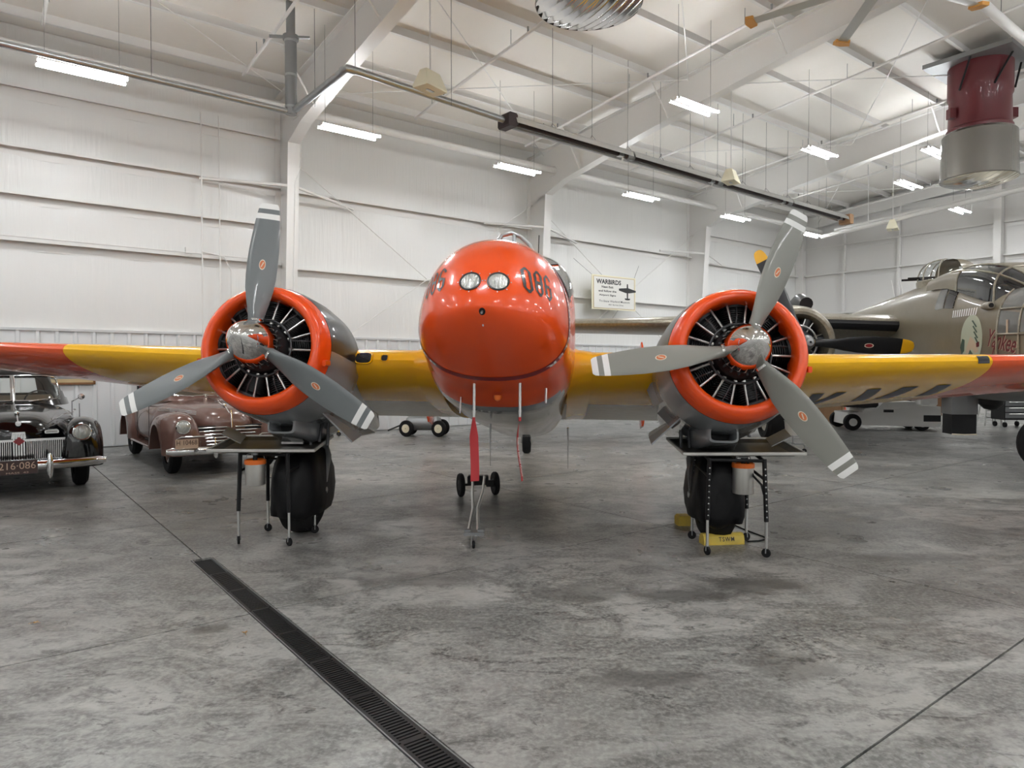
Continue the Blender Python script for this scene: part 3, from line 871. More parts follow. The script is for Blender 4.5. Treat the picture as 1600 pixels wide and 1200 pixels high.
FT = [(0.3, 0.625, -0.33, 0.94), (0.6, 0.652, -0.40, 0.995), (0.95, 0.668, -0.43, 1.09), (1.25, 0.672, -0.43, 1.14), (1.8, 0.672, -0.43, 1.16),
      (3.2, 0.66, -0.36, 1.16), (5.0, 0.55, -0.26, 1.08), (7.5, 0.28, 0.25, 0.98), (9.4, 0.07, 0.62, 0.86)]
def fus(y):
    if y < 0.3:
        u = max(0.0, (y + 0.82) / 1.12)
        hw = 0.625 * (1 - (1 - u) ** 2.0) ** 0.5
        zt = 0.10 + 0.84 * (1 - (1 - u) ** 1.7) ** 0.62
        zb = 0.10 - 0.43 * (1 - (1 - u) ** 1.12) ** 0.55
        zm = 0.10 + 0.06 * u
    else:
        hw, zb, zt = interp(FT, y, 1), interp(FT, y, 2), interp(FT, y, 3)
        zm = 0.16 + 0.04 * min(1, (y - 0.3))
        if y > 3.2: zm = zb + (zt - zb) * 0.45
    k = min(1, max(0, (y + 0.2) / 1.0))
    k2 = min(1, max(0, (y - 0.36) / 0.40)); k2 = k2 * k2 * (3 - 2 * k2)
    nu = 2.1 + 0.25 * k + 1.35 * k2
    nl = 2.2 + 0.6 * k
    return hw, zb, zt, zm, nu, nl
def S(y, ph):                            # fuselage surface, level axes
    hw, zb, zt, zm, nu, nl = fus(y)
    c, s = math.cos(ph), math.sin(ph)
    if s >= 0: return Vector((hw * spow(c, 2 / nu), y, zm + (zt - zm) * spow(s, 2 / nu)))
    return Vector((hw * spow(c, 2 / nl), y, zm + (zm - zb) * spow(s, 2 / nl)))
def SN(y, ph, off):                      # point lifted off the skin
    p = S(y, ph)
    a = S(y + 0.01, ph) - S(y - 0.01, ph); b = S(y, ph + 0.01) - S(y, ph - 0.01)
    n = a.cross(b).normalized()
    c = Vector((0, y, fus(y)[3]))
    if n.dot(p - c) < 0: n = -n
    return p + n * off
def ph_of_x(y, x, upper=True):           # angle whose section point has this x
    hw, zb, zt, zm, nu, nl = fus(y)
    c = max(-1, min(1, x / hw)); c = spow(c, nu / 2 if upper else nl / 2)
    a = math.acos(max(-1, min(1, c)))
    return a if upper else -a
def ph_of_z(y, z, side):
    hw, zb, zt, zm, nu, nl = fus(y)
    if z >= zm: a = math.asin(min(1, ((z - zm) / (zt - zm))) ** (nu / 2))
    else: a = -math.asin(min(1, ((zm - z) / (zm - zb))) ** (nl / 2))
    return a if side > 0 else PI - a

ys = [-0.8199 + 1.12 * (k / 26) ** 1.9 for k in range(27)] + [0.36, 0.45, 0.55, 0.65, 0.75, 0.85, 0.95, 1.05, 1.15, 1.3, 1.5, 1.8, 2.3, 3.0, 3.8, 4.6, 5.6, 6.6, 7.6, 8.6, 9.4]
NR = 72
rings = [[pv(S(y, 2 * PI * j / NR)) for j in range(NR)] for y in ys]
def fus_mat(i, j):
    y = 0.5 * (ys[i] + ys[i + 1]); p = S(y, 2 * PI * (j + 0.5) / NR)
    if y > 0.62 and p.z < -0.24: return 1
    if y > 1.25: return 2
    return 0
MB().loft(rings, fus_mat, True).build('fuselage', ['redp', 'greyp', 'yellow'], ac, smooth=40)

def skin_patch(name, m, y0, y1, p0, p1, off=0.006, ny=8, np_=10, th=0.006, parent=None, label=None):
    mb = MB()
    top = [[pv(SN(y0 + (y1 - y0) * i / ny, (p0(i / ny) if callable(p0) else p0) + ((p1(i / ny) if callable(p1) else p1) - (p0(i / ny) if callable(p0) else p0)) * j / np_, off)) for j in range(np_ + 1)] for i in range(ny + 1)]
    bot = [[pv(SN(y0 + (y1 - y0) * i / ny, (p0(i / ny) if callable(p0) else p0) + ((p1(i / ny) if callable(p1) else p1) - (p0(i / ny) if callable(p0) else p0)) * j / np_, off - th)) for j in range(np_ + 1)] for i in range(ny + 1)]
    mb.loft(top, 0, cap=False, close=False)
    mb.loft(bot, 0, cap=False, close=False)
    return mb.build(name, m, parent or ac, smooth=60, label=label)
# windshield: two front panes each side of a centre post, then side panes
for sg in (1, -1):
    w = lambda a: (PI / 2 - sg * a)
    skin_patch('windshield_pane', 'glass', 0.44, 1.06, w(R(3)), w(R(38)), off=0.012, th=0.01)
    skin_patch('windshield_pane', 'glass', 0.44, 1.12, w(R(41)), w(R(68)), off=0.012, th=0.01)
    skin_patch('side_window', 'glass_dark', 1.22, 1.75, w(R(48)), w(R(68)), off=0.012, th=0.01)
skin_patch('windshield_gasket', 'black', 0.405, 0.445, R(20), R(160), off=0.012, th=0.01, np_=30, ny=2)
# warning band round the nose in the plane of the propellers
skin_patch('warning_band', 'redband', -0.035, 0.03, R(42), R(-222), off=0.003, th=0.003, ny=2, np_=90)
mb = MB()
for sg in (1, -1):
    vs_tot = [0.30, -0.30]
    # lettering runs down the band: u along the girth, v along the length
    def fpos(u, v, sg=sg):
        z = 0.13 - u                     # u grows downwards
        ph = ph_of_z(0.0, max(min(z, 0.8), -0.26), sg)
        return pv(SN(-0.0025 + v * (-1 if sg > 0 else 1) * -1, ph, 0.0055))
    put_text(mb, 'PROPELLER', 0.62, 0.045, fpos, 0, bold=0.03, spacing=1.35)
mb.build('band_lettering', 'whitemark', ac, smooth=0, label='white word PROPELLER running down the red band')
# stencilled 086 on both sides of the nose
DIG = {'0': [(0, 0), (1, 0), (1, 1), (0, 1)], }
def digit(mb, ch, x0, w, h, th, f):
    # blocky chamfered strokes in a w x h cell
    c = th * 0.9
    def bar(xa, ya, xb, yb):
        n = max(2, int(max(abs(xb - xa), abs(yb - ya)) / 0.018))
        horiz = abs(xb - xa) > abs(yb - ya)
        pa, pb = [], []
        for i in range(n + 1):
            if horiz:
                x = xa + (xb - xa) * i / n
                pa.append(f(x0 + x, ya)); pb.append(f(x0 + x, yb))
            else:
                y = ya + (yb - ya) * i / n
                pa.append(f(x0 + xa, y)); pb.append(f(x0 + xb, y))
        mb.loft([pa, pb], 0, cap=False, close=False)
    def tri(a, b, c_, d):
        mb.add([f(x0 + p[0], p[1]) for p in (a, b, c_, d)], [(0, 1, 2, 3)])
    def corner(x, y, sx, sy):
        # chamfer piece joining a vertical and a horizontal stroke at an outer corner
        tri((x, y + sy * c * 1.6), (x + sx * th, y + sy * c * 1.6), (x + sx * c * 1.6, y + sy * th), (x + sx * c * 1.6, y))
    L_, R_, Bt, Tp, Md = 0, w, 0, h, h / 2
    k = c * 1.6
    segs = {'0': 'tblrLR', '8': 'tbmlrLR', '6': 'tbmlLR'}[ch]
    bar(k, h - th, w - k, h); bar(k, 0, w - k, th)
    if ch in '86': bar(th, Md - th / 2, w - th, Md + th / 2)
    bar(0, k, th, h - k)
    bar(w - th, k, w, (Md + 0.0 if ch == '6' else h - k))
    if ch == '6': bar(w - th, h - k - th * 0.6, w, h - k)
    for x, sx in ((0, 1), (w, -1)):
        for y, sy in ((0, 1), (h, -1)): corner(x, y, sx, sy)
# landing lamps in the nose, pitot hole
def nose_y(x, z):
    lo, hi = -0.8195, 0.3
    for _ in range(40):
        m = 0.5 * (lo + hi); hw, zb, zt, zm, nu, nl = fus(m)
        h = (zt - zm) if z >= zm else (zm - zb); n = nu if z >= zm else nl
        q = (abs(x) / max(hw, 1e-5)) ** n + (abs(z - zm) / max(h, 1e-5)) ** n
        if q > 1: lo = m
        else: hi = m
    return hi
def nose_pt(x, z, off=0.0):
    p = Vector((x, nose_y(x, z), z))
    a = Vector((x + 0.01, nose_y(x + 0.01, z), z)) - Vector((x - 0.01, nose_y(x - 0.01, z), z))
    b = Vector((x, nose_y(x, z + 0.01), z + 0.01)) - Vector((x, nose_y(x, z - 0.01), z - 0.01))
    n = a.cross(b).normalized()
    if n.y > 0: n = -n
    return p + n * off, n
def disc_on_nose(cx, cz, r, off, dome=0.0, rings_=4, seg=24):
    mb = MB(); rows = []
    for i in range(rings_ + 1):
        rr = max(r * i / rings_, 1e-4)
        rows.append([pv(nose_pt(cx + rr * math.cos(2 * PI * j / seg), cz + rr * math.sin(2 * PI * j / seg), off + dome * (1 - (i / rings_) ** 2))[0]) for j in range(seg)])
    mb.loft(rows, 0, cap=False)
    return mb
for sx in (-1, 1):
    ring = MB()
    rows = []
    for rr, of in ((0.078, 0.001), (0.078, 0.006), (0.066, 0.006), (0.066, 0.001)):
        rows.append([pv(nose_pt(sx * 0.098 + rr * math.cos(2 * PI * j / 28), 0.285 + rr * math.sin(2 * PI * j / 28), of)[0]) for j in range(28)])
    lamp = ring.loft(rows, 0, cap=False).build('landing_lamp', 'blackmark', ac)
    disc_on_nose(sx * 0.098, 0.285, 0.0665, 0.003, 0.006).build('lens', 'lens', lamp)
    for k in range(8):
        a = 2 * PI * k / 8
        disc_on_nose(sx * 0.098 + 0.088 * math.cos(a), 0.285 + 0.088 * math.sin(a), 0.005, 0.003, 0.002, 2, 8).build('rivet', 'alu', lamp)
hole = disc_on_nose(0.0, 0.055, 0.022, 0.003).build('nose_port', 'black', ac)
p0, n0_ = nose_pt(0.0, 0.055, 0.004)
MB().cyl(pv(p0), pv(p0 + n0_ * 0.03), 0.008, seg=10).build('port_pin', 'alu', hole)
disc_on_nose(0.0, -0.02, 0.006, 0.004).build('port_tag', 'whitemark', hole)

# the stencilled number, laid along the skin by arc length outwards from the nose
def arc_pt(x0, d, z, sg, off):
    x, acc, y = x0, 0.0, nose_y(x0, z)
    while acc < d and x < 0.63:
        y2 = nose_y(x + 0.004, z); st = math.hypot(0.004, y2 - y)
        acc += st; x += 0.004; y = y2
    p, n = nose_pt(sg * x, z, off)
    return p
for sg in (1, -1):
    mb = MB()
    def f(u, v, sg=sg):
        z = 0.232 + v
        if sg > 0: return pv(arc_pt(0.228 + (0.456 - z) * 0.23, u, z, 1, 0.0035))
        return pv(arc_pt(0.298, 0.32 - u, z + 0.015, -1, 0.0035))
    for k, ch in enumerate('086'):
        digit(mb, ch, 0.116 * k, 0.090, 0.222, 0.026, f)
    mb.build('nose_number', 'blackmark', ac, smooth=0, label='black stencilled number 086 on the nose')

# roof aerials
MB().tube([pit(-0.10, 1.0, 1.10), pit(-0.10, 1.0, 1.24), pit(-0.05, 1.0, 1.32), pit(0.04, 1.0, 1.345), pit(0.13, 1.0, 1.31), pit(0.22, 1.0, 1.22), pit(0.26, 1.0, 1.12)], 0.022, seg=10).build('loop_aerial', 'galv', ac)
MB().cyl(pit(0.07, 1.0, 1.12), pit(0.07, 1.0, 1.33), 0.02, seg=10).build('aerial_mast', 'galv', ac)
MB().cyl(pit(0.30, 1.15, 1.12), pit(0.30, 1.2, 1.40), 0.005, seg=6).build('whip_aerial', 'black', ac)
for x in (-0.13, 0.11):
    MB().cyl(pit(x, 0.57, 0.96), pit(x, 0.57, 1.02), 0.012, 0.006, seg=8).build('wiper_post', 'black', ac)
    MB().cyl(pit(x, 0.57, 1.01), pit(x + 0.10, 0.60, 1.012), 0.006, seg=6).build('wiper_arm', 'black', ac)

# wing
def foil(n=18):
    xs = [0.5 * (1 - math.cos(PI * k / n)) for k in range(n + 1)]
    th = lambda x: 5 * (0.2969 * math.sqrt(x) - 0.126 * x - 0.3516 * x * x + 0.2843 * x**3 - 0.1036 * x**4)
    up = [(x, th(x)) for x in xs]; lo = [(x, -th(x) * 0.86) for x in xs]
    return up[::-1] + lo[1:-1]
FO = foil()
def wing_sec(x):                         # (LE y, LE z, chord, thickness ratio, incidence)
    ax = abs(x)
    if ax <= 1.97: return 0.86, 0.045, 2.62, 0.175, R(4.6)
    u = (ax - 1.97) / (7.27 - 1.97)
    return 0.86 + 0.66 * u, 0.045 + 5.3 * u * math.tan(R(3.0)), 2.62 - 1.5 * u, 0.175 - 0.055 * u, R(4.6 - 3.0 * u)
def wing_pt(x, c, t):
    ly, lz, ch, tr, inc = wing_sec(x)
    y = c * ch; z = t * tr * ch
    return Vector((x, ly + y * math.cos(inc) + z * math.sin(inc), lz - y * math.sin(inc) + z * math.cos(inc)))
def wing_piece(xs, name, mt, scale_end=None):
    mb = MB()
    rings = []
    for x in xs:
        r = [pv(wing_pt(x, c, t)) for c, t in FO]
        rings.append(r)
    if scale_end:
        for x, sc in scale_end:
            ctr = wing_pt(x, 0.42, 0.0)
            rings.append([pv(Vector((x, 0, 0)) + Vector((0, ctr.y + (wing_pt(x, c, t).y - ctr.y) * sc, ctr.z + (wing_pt(x, c, t).z - ctr.z) * sc))) for c, t in FO])
    return mb.loft(rings, mt, True).build(name, ['yellow', 'creamskin', 'orange_tip'], ac, smooth=40)
n_f = len(FO)
def wm(i, j):                            # aft half of the underside is pale bare skin
    c = 0.5 * (FO[j][0] + FO[(j + 1) % n_f][0]); t = FO[j][1] + FO[(j + 1) % n_f][1]
    return 1 if (t < 0 and c > 0.34) else 0
wing_piece([-1.97, -1.4, -0.9, -0.4, 0.4, 0.9, 1.4, 1.97], 'centre_wing', wm)
for sg in (-1, 1):
    wing_piece([sg * x for x in (1.97, 2.5, 3.1, 3.7, 4.50)], 'outer_wing', lambda i, j: 0)
    wing_piece([sg * x for x in (4.502, 5.0, 5.8, 6.6)], 'wing_tip', lambda i, j: 2, [(sg * 6.95, 0.86), (sg * 7.15, 0.62), (sg * 7.25, 0.3)])
    # root fillet between wing and fuselage
    mb = MB()
    MB().loft([[pv(wing_pt(sg * x, c, t * k)) for c, t in FO] for x, k in ((0.82, 1.03), (0.70, 1.14), (0.60, 1.35))], 0, True).build('root_fillet', 'yellow', ac, smooth=40)
    # dark marking strokes under the wing, then leading-edge inlets
    def lower(x, c):                     # point just below the lower skin
        th = 5 * (0.2969 * math.sqrt(c) - 0.126 * c - 0.3516 * c * c + 0.2843 * c**3 - 0.1036 * c**4)
        p = wing_pt(x, c, -th * 0.86); q_ = wing_pt(x, c, -th * 0.86 - 0.02)
        return pv(p + (q_ - p).normalized() * 0.004)
    for k, (xa, xb, c0, c1, sl) in enumerate(((3.00, 3.12, 0.24, 0.56, 0.10), (3.24, 3.34, 0.24, 0.56, -0.08), (3.52, 3.66, 0.22, 0.55, 0.12), (3.86, 4.02, 0.22, 0.54, 0.0), (4.20, 4.34, 0.22, 0.54, 0.10)) if sg > 0 else ()):
        rows = [[lower(xa + sl * i / 6, c0 + (c1 - c0) * i / 6), lower((xa + xb) / 2 + sl * i / 6, c0 + (c1 - c0) * i / 6), lower(xb + sl * i / 6, c0 + (c1 - c0) * i / 6)] for i in range(7)]
        MB().loft(rows, 0, cap=False, close=False).build('wing_marking', 'greydk', ac, smooth=0, label='dark grey marking stroke under the wing')
    def le_ring(x, zoff, rx, rz, name, m1):
        mb = MB(); sec = wing_sec(x); rows = []
        def on_le(a, k, dy):
            xx = x + rx * k * spow(math.cos(a), 0.6); v = zoff + rz * k * spow(math.sin(a), 0.6)
            # find front surface point with this height
            best = min(((abs((wing_pt(xx, c, t).z - wing_pt(xx, 0, 0).z) - v), c, t) for c, t in FO_F if (t >= 0) == (v >= 0)), key=lambda q: q[0])
            p = wing_pt(xx, best[1], best[2])
            return pv(Vector((xx, p.y + dy, wing_pt(xx, 0, 0).z + v)))
        for k, dy in ((1.22, -0.002), (1.14, -0.016), (1.0, -0.012), (0.94, 0.03)):
            rows.append([on_le(2 * PI * j / 28, k, dy) for j in range(28)])
        o = mb.loft(rows, 0, cap=False).build(name, 'yellow', ac)
        rows = [[on_le(2 * PI * j / 28, k, -0.004) for j in range(28)] for k in (0.98, 0.5, 0.02)]
        MB().loft(rows, 0, cap=False).build('dark_throat', 'black', o)
    FO_F = [(c, s * 5 * (0.2969 * math.sqrt(c) - 0.126 * c - 0.3516 * c * c)) for c in [0.0005 * k * k for k in range(16)] for s in (1, -0.86)]
    le_ring(sg * 1.30, 0.02, 0.075, 0.052, 'air_inlet', 'black')
    le_ring(sg * 1.10, 0.02, 0.03, 0.03, 'air_inlet', 'black')
# lamp panel near the right wing tip
mb = MB()
rows = []
for c, t in [(0.0, 0.0)]: pass
for xx in (4.36, 4.40, 4.44, 4.47):
    rows.append([pv(wing_pt(xx, c, t) + Vector((0, -0.004, 0.002 if t > 0 else -0.002))) for c, t in ((0.014, 0.17), (0.006, 0.115), (0.002, 0.065), (0.0, 0.0), (0.004, -0.08))])
mb.loft(rows, 0, cap=False, close=False).build('wing_lamp', 'glass_dark', ac, smooth=60, label='dark landing lamp window near the orange wing tip')

# tail: tailplane and twin fins, tail wheel
mb = MB()
def tail_sec(x, y0, ch, z, th): return [pit(x, y0 + c * ch, z + t * th * ch) for c, t in FO]
mb.loft([tail_sec(x, 8.25 + 0.10 * abs(x), 1.25 - 0.16 * abs(x), 1.02, 0.10) for x in (-2.2, -1.0, 0, 1.0, 2.2)], 0, True).build('tailplane', 'yellow', ac)
for sg in (-1, 1):
    rings = []
    for z, y0, ch in ((0.35, 8.75, 0.55), (0.55, 8.45, 1.0), (1.0, 8.3, 1.25), (1.5, 8.4, 1.15), (1.9, 8.6, 0.85), (2.12, 8.85, 0.4)):
        rings.append([pit(sg * 2.2 + t * 0.09 * ch, y0 + c * ch, z) for c, t in FO])
    MB().loft(rings, 0, True).build('tail_fin', 'redp', ac)
def wheel_parts(parent, c, r, w, axis=(1, 0, 0), hub='alu', name='wheel'):
    c = Vector(c); a = Vector(axis).normalized()
    pr = [(-w * 0.36, r * 0.56), (-w * 0.5, r * 0.66), (-w * 0.5, r * 0.84), (-w * 0.38, r * 0.96), (-w * 0.15, r), (w * 0.15, r), (w * 0.38, r * 0.96), (w * 0.5, r * 0.84), (w * 0.5, r * 0.66), (w * 0.36, r * 0.56)]
    o = MB().lathe(pr, c, a, seg=36).build('tyre', 'rubber', parent)
    MB().lathe([(-w * 0.40, 0.001), (-w * 0.42, r * 0.2), (-w * 0.3, r * 0.3), (-w * 0.34, r * 0.5), (-w * 0.40, r * 0.585), (w * 0.40, r * 0.585), (w * 0.34, r * 0.5), (w * 0.3, r * 0.3), (w * 0.42, r * 0.2), (w * 0.40, 0.001)], c, a, seg=28).build('rim', hub, o)
    return o
tw = ground(823, 708)
twl = Matrix.Rotation(-YAW, 3, 'Z') @ (tw - PLANE)
wheel_parts(ac, (twl.x, twl.y, 0.195), 0.195, 0.15)
for sx in (-1, 1):
    MB().cyl((twl.x + sx * 0.10, twl.y, 0.195), (twl.x + sx * 0.05, twl.y - 0.14, 0.52), 0.022, seg=8).build('tail_fork', 'alu', ac)
MB().cyl((twl.x, twl.y - 0.13, 0.48), (twl.x, twl.y - 0.22, 1.15), 0.04, seg=10).build('tail_strut', 'alu', ac)

# engines, cowls, propellers
def build_engine_side(sx):
    x0 = sx * 1.97
    q = lambda v: pit(x0 + v[0], v[1], v[2])
    seg = 64
    def rings_of(prof): return [[q((r * math.cos(2 * PI * j / seg), y, r * math.sin(2 * PI * j / seg))) for j in range(seg)] for y, r in prof]
    lip = [(0.34, 0.420), (0.22, 0.420), (0.165, 0.426), (0.132, 0.440), (0.118, 0.464), (0.126, 0.492), (0.156, 0.520), (0.21, 0.542), (0.29, 0.558)]
    MB().loft(rings_of(lip), 0, cap=False).build('cowl_ring', 'redp', ac, smooth=60)
    skin = [(0.29, 0.560), (0.42, 0.580), (0.70, 0.602), (1.0, 0.60), (1.06, 0.575)]
    yv = [0.5 * (skin[i][0] + skin[i + 1][0]) for i in range(len(skin) - 1)]
    MB().loft(rings_of(skin), lambda i, j: 1 if math.sin(2 * PI * (j + 0.5) / seg) > 0.02 else 0, cap=False).build('cowl_skin', ['greyp', 'blackp'], ac, smooth=60)
    # bulged clip at the cowl split line
    for a in (R(-12), R(192)):
        MB().cbox(q((0.553 * math.cos(a), 0.24, 0.553 * math.sin(a))), (0.03, 0.12, 0.05), 0.008).build('cowl_latch', 'redp', ac)
    # nacelle body blending over the wing
    nac = [(1.04, 0.565, 0.0, 1.0), (1.4, 0.535, -0.02, 0.98), (1.9, 0.47, -0.06, 0.95), (2.5, 0.37, -0.12, 0.9), (3.1, 0.24, -0.2, 0.85), (3.7, 0.10, -0.27, 0.8)]
    rr = [[q((r * math.cos(2 * PI * j / seg), y, zc + r * k * math.sin(2 * PI * j / seg) * (1.0 if math.sin(2 * PI * j / seg) > 0 else 0.92))) for j in range(seg)] for y, r, zc, k in nac]
    MB().loft(rr, lambda i, j: 1 if (math.sin(2 * PI * (j + 0.5) / seg) > 0.02 and i < 3) else (2 if math.sin(2 * PI * (j + 0.5) / seg) > 0.02 else 0), True).build('nacelle', ['greyp', 'blackp', 'yellow'], ac, smooth=60)
    # cooling flaps behind the cowl, lower inboard quarter
    for k in range(6):
        a = R(-160 + 24 * k)
        pts = [(0.600, 0.98, a - R(10)), (0.600, 0.98, a + R(10)), (0.640, 1.18, a + R(9)), (0.640, 1.18, a - R(9))]
        v = [q((r * math.cos(b), y, r * math.sin(b))) for r, y, b in pts]
        v2 = [q(((r - 0.008) * math.cos(b), y, (r - 0.008) * math.sin(b))) for r, y, b in pts]
        MB().loft([v, v2], 0, True).build('cooling_flap', 'greyp', ac, smooth=0)
    # chin scoop with rounded mouth
    ix = -sx * 0.05
    def rr_ring(y, w, h, z, n=24, e=0.45): return [q((ix + w * spow(math.cos(2 * PI * j / n), e), y, z + h * spow(math.sin(2 * PI * j / n), e))) for j in range(n)]
    sc = MB().loft([rr_ring(0.90, 0.090, 0.040, -0.60), rr_ring(0.62, 0.098, 0.046, -0.615), rr_ring(0.585, 0.108, 0.054, -0.615), rr_ring(0.595, 0.125, 0.070, -0.615), rr_ring(0.66, 0.14, 0.082, -0.61), rr_ring(1.0, 0.20, 0.16, -0.58), rr_ring(1.6, 0.20, 0.18, -0.42)], 0, cap=False).build('chin_scoop', 'greyp', ac, smooth=50)
    MB().loft([rr_ring(0.80, 0.098, 0.046, -0.615), rr_ring(0.802, 0.002, 0.002, -0.615)], 0, cap=False).build('scoop_throat', 'black', sc)
    # drains below
    for k in range(5):
        xx = -0.16 + 0.08 * k
        MB().cyl(q((-sx * 0.18 + xx, 0.98 + 0.05 * (k % 2), -0.54)), q((-sx * 0.18 + xx, 1.0, -0.72 - 0.03 * (k % 3))), 0.016, seg=8).build('drain_pipe', 'eng2', ac)
    qe = lambda v: q((v[0], v[1] - 0.10, v[2]))
    # radial engine
    core = MB().lathe([(0.20, 0.03), (0.20, 0.10), (0.205, 0.125), (0.22, 0.17), (0.27, 0.20), (0.30, 0.21), (0.46, 0.215), (0.60, 0.22)], (0, 0, 0), (0, 1, 0), seg=36)
    core.xf(lambda v: qe(v))
    core = core.build('radial_engine', 'eng', ac)
    MB().lathe([(0.60, 0.02), (0.60, 0.575)], (0, 0, 0), (0, 1, 0), seg=40).xf(lambda v: qe(v)).build('baffle_plate', 'black', core)
    rg = [(0.29 + 0.010 * math.cos(2 * PI * k / 8), 0.245 + 0.010 * math.sin(2 * PI * k / 8)) for k in range(9)]
    MB().lathe(rg, (0, 0, 0), (0, 1, 0), seg=40).xf(lambda v: qe(v)).build('ignition_ring', 'eng2', core)
    MB().lathe([(0.225, 0.150), (0.22, 0.165), (0.235, 0.172), (0.25, 0.165)], (0, 0, 0), (0, 1, 0), seg=36).xf(lambda v: qe(v)).build('case_flange', 'eng2', core)
    for k in range(18):
        a = 2 * PI * k / 18
        MB().cyl(qe((0.188 * math.cos(a), 0.225, 0.188 * math.sin(a))), qe((0.188 * math.cos(a), 0.205, 0.188 * math.sin(a))), 0.011, seg=6).build('case_bolt', 'eng2', core)
    prof = [(0.21, 0.085)]
    for k in range(9):
        r0 = 0.225 + 0.018 * k
        prof += [(r0, 0.085), (r0, 0.112), (r0 + 0.006, 0.112), (r0 + 0.006, 0.085)]
    prof += [(0.395, 0.10), (0.40, 0.125), (0.44, 0.13), (0.47, 0.12), (0.475, 0.125), (0.485, 0.125), (0.49, 0.10), (0.525, 0.08), (0.53, 0.01)]
    for k in range(9):
        a = 2 * PI * k / 9 + PI / 2
        d = Vector((math.cos(a), 0, math.sin(a)))
        cy = MB().lathe(prof, Vector((0, 0.46, 0)), d, seg=20).xf(lambda v: qe(v)).build('cylinder', 'eng', core, smooth=30)
        w = Vector((-math.sin(a), 0, math.cos(a)))
        for e in (-1, 1):
            p0 = Vector((0, 0.325, 0)) + d * 0.225 + w * e * 0.045
            p1 = Vector((0, 0.36, 0)) + d * 0.455 + w * e * 0.085
            MB().cyl(qe(p0), qe(p1), 0.0095, seg=8).build('pushrod_tube', 'rod', core)
            MB().cyl(qe(p0 - d * 0.012), qe(p0 + d * 0.02), 0.017, seg=8).build('tappet_boot', 'rod', core)
            MB().cbox(qe(p1 + d * 0.03 + Vector((0, 0.05, 0))), (0.05, 0.12, 0.06), 0.012).build('rocker_box', 'eng', core)
        MB().tube([qe(Vector((0, 0.30, 0)) + d * 0.255 + w * 0.02), qe(Vector((0, 0.31, 0)) + d * 0.33 + w * 0.01), qe(Vector((0, 0.36, 0)) + d * 0.42)], 0.006, seg=6).build('ignition_lead', 'eng2', core)
    # propeller
    hub = MB().lathe([(-0.07, 0.10), (0.02, 0.13), (0.10, 0.12), (0.12, 0.05)], (0, 0, 0), (0, 1, 0), seg=28).xf(lambda v: q(v)).build('propeller', 'galv_dark', ac, label='three-blade grey propeller with striped white tips')
    sp_pr = [(0.075, 0.188), (0.07, 0.192), (0.0, 0.190), (-0.08, 0.178), (-0.16, 0.152), (-0.23, 0.115), (-0.28, 0.078), (-0.315, 0.042), (-0.33, 0.012), (-0.331, 0.0)]
    MB().lathe(sp_pr, (0, 0, 0), (0, 1, 0), seg=44).xf(lambda v: q(v)).build('spinner', 'chrome', hub, smooth=60)
    MB().lathe([(0.08, 0.05), (0.085, 0.186), (0.078, 0.19)], (0, 0, 0), (0, 1, 0), seg=40).xf(lambda v: q(v)).build('spinner_backplate', 'galv_dark', hub)
    base = 1.9 if sx < 0 else 22.2
    Rp = 1.2
    tabr = [(0.12, 0.115, 0.085, 62), (0.20, 0.125, 0.075, 54), (0.30, 0.165, 0.055, 46), (0.45, 0.222, 0.04, 37), (0.62, 0.242, 0.03, 29), (0.80, 0.236, 0.024, 24), (0.95, 0.215, 0.019, 21), (1.05, 0.196, 0.016, 19), (1.10, 0.184, 0.014, 18.5), (1.14, 0.172, 0.012, 18), (1.187, 0.15, 0.010, 18), (1.20, 0.12, 0.006, 18)]
    rs = [0.12, 0.18, 0.25, 0.34, 0.45, 0.56, 0.68, 0.80, 0.92, 1.0, Rp * 0.885, Rp * 0.925, Rp * 0.96, 1.18, 1.195, 1.20]
    for kb in range(3):
        ang = R(base + 120 * kb)
        er = Vector((math.sin(ang), 0, math.cos(ang)))        # radial, clockwise from up as seen from the front
        et = Vector((math.cos(ang), 0, -math.sin(ang)))       # clockwise tangent
        fw = Vector((0, -1, 0))
        rings = []
        for r in rs:
            ch, th, be = interp(tabr, r, 1), interp(tabr, r, 2), R(interp(tabr, r, 3)) * 0.8
            cdir = et * math.cos(be) + fw * (-math.sin(be)) * 1.0
            ndir = fw * math.cos(be) + et * math.sin(be)
            ring = []
            for j in range(14):
                a = 2 * PI * j / 14
                ring.append(q(er * r + cdir * (ch / 2 * math.cos(a)) + ndir * (th / 2 * math.sin(a)) * (1 - 0.35 * math.cos(a))))
            rings.append(ring)
        mts = lambda i, j: 1 if (0.88 * Rp < 0.5 * (rs[i] + rs[i + 1]) < 0.925 * Rp or 0.5 * (rs[i] + rs[i + 1]) > 0.96 * Rp) else 0
        bo = MB().loft(rings, mts, True, capm=1).build('blade', ['blade' if sx < 0 else 'blade_lit', 'whitemark'], hub, smooth=50)
        # maker's oval on the face
        r = 0.66
        ch, th, be = interp(tabr, r, 1), interp(tabr, r, 2), R(interp(tabr, r, 3)) * 0.8
        cdir = et * math.cos(be) - fw * math.sin(be); ndir = fw * math.cos(be) + et * math.sin(be)
        for rad, off, mm in ((1.0, 0.0015, 'decal_ring'), (0.8, 0.003, 'decal')):
            MB().add([q(er * (r + 0.045 * rad * math.sin(2 * PI * k / 20)) + cdir * (0.026 * rad * math.cos(2 * PI * k / 20)) + ndir * (th / 2 + off)) for k in range(20)], [tuple(range(20))]).build('maker_oval', mm, hub, smooth=0)
        MB().add([q(er * (r + y_) + cdir * x_ + ndir * (th / 2 + 0.0042)) for x_, y_ in ((-0.012, -0.02), (-0.004, -0.022), (0.012, 0.02), (0.004, 0.022))], [(0, 1, 2, 3)]).build('maker_stroke', 'decal_ring', hub, smooth=0)
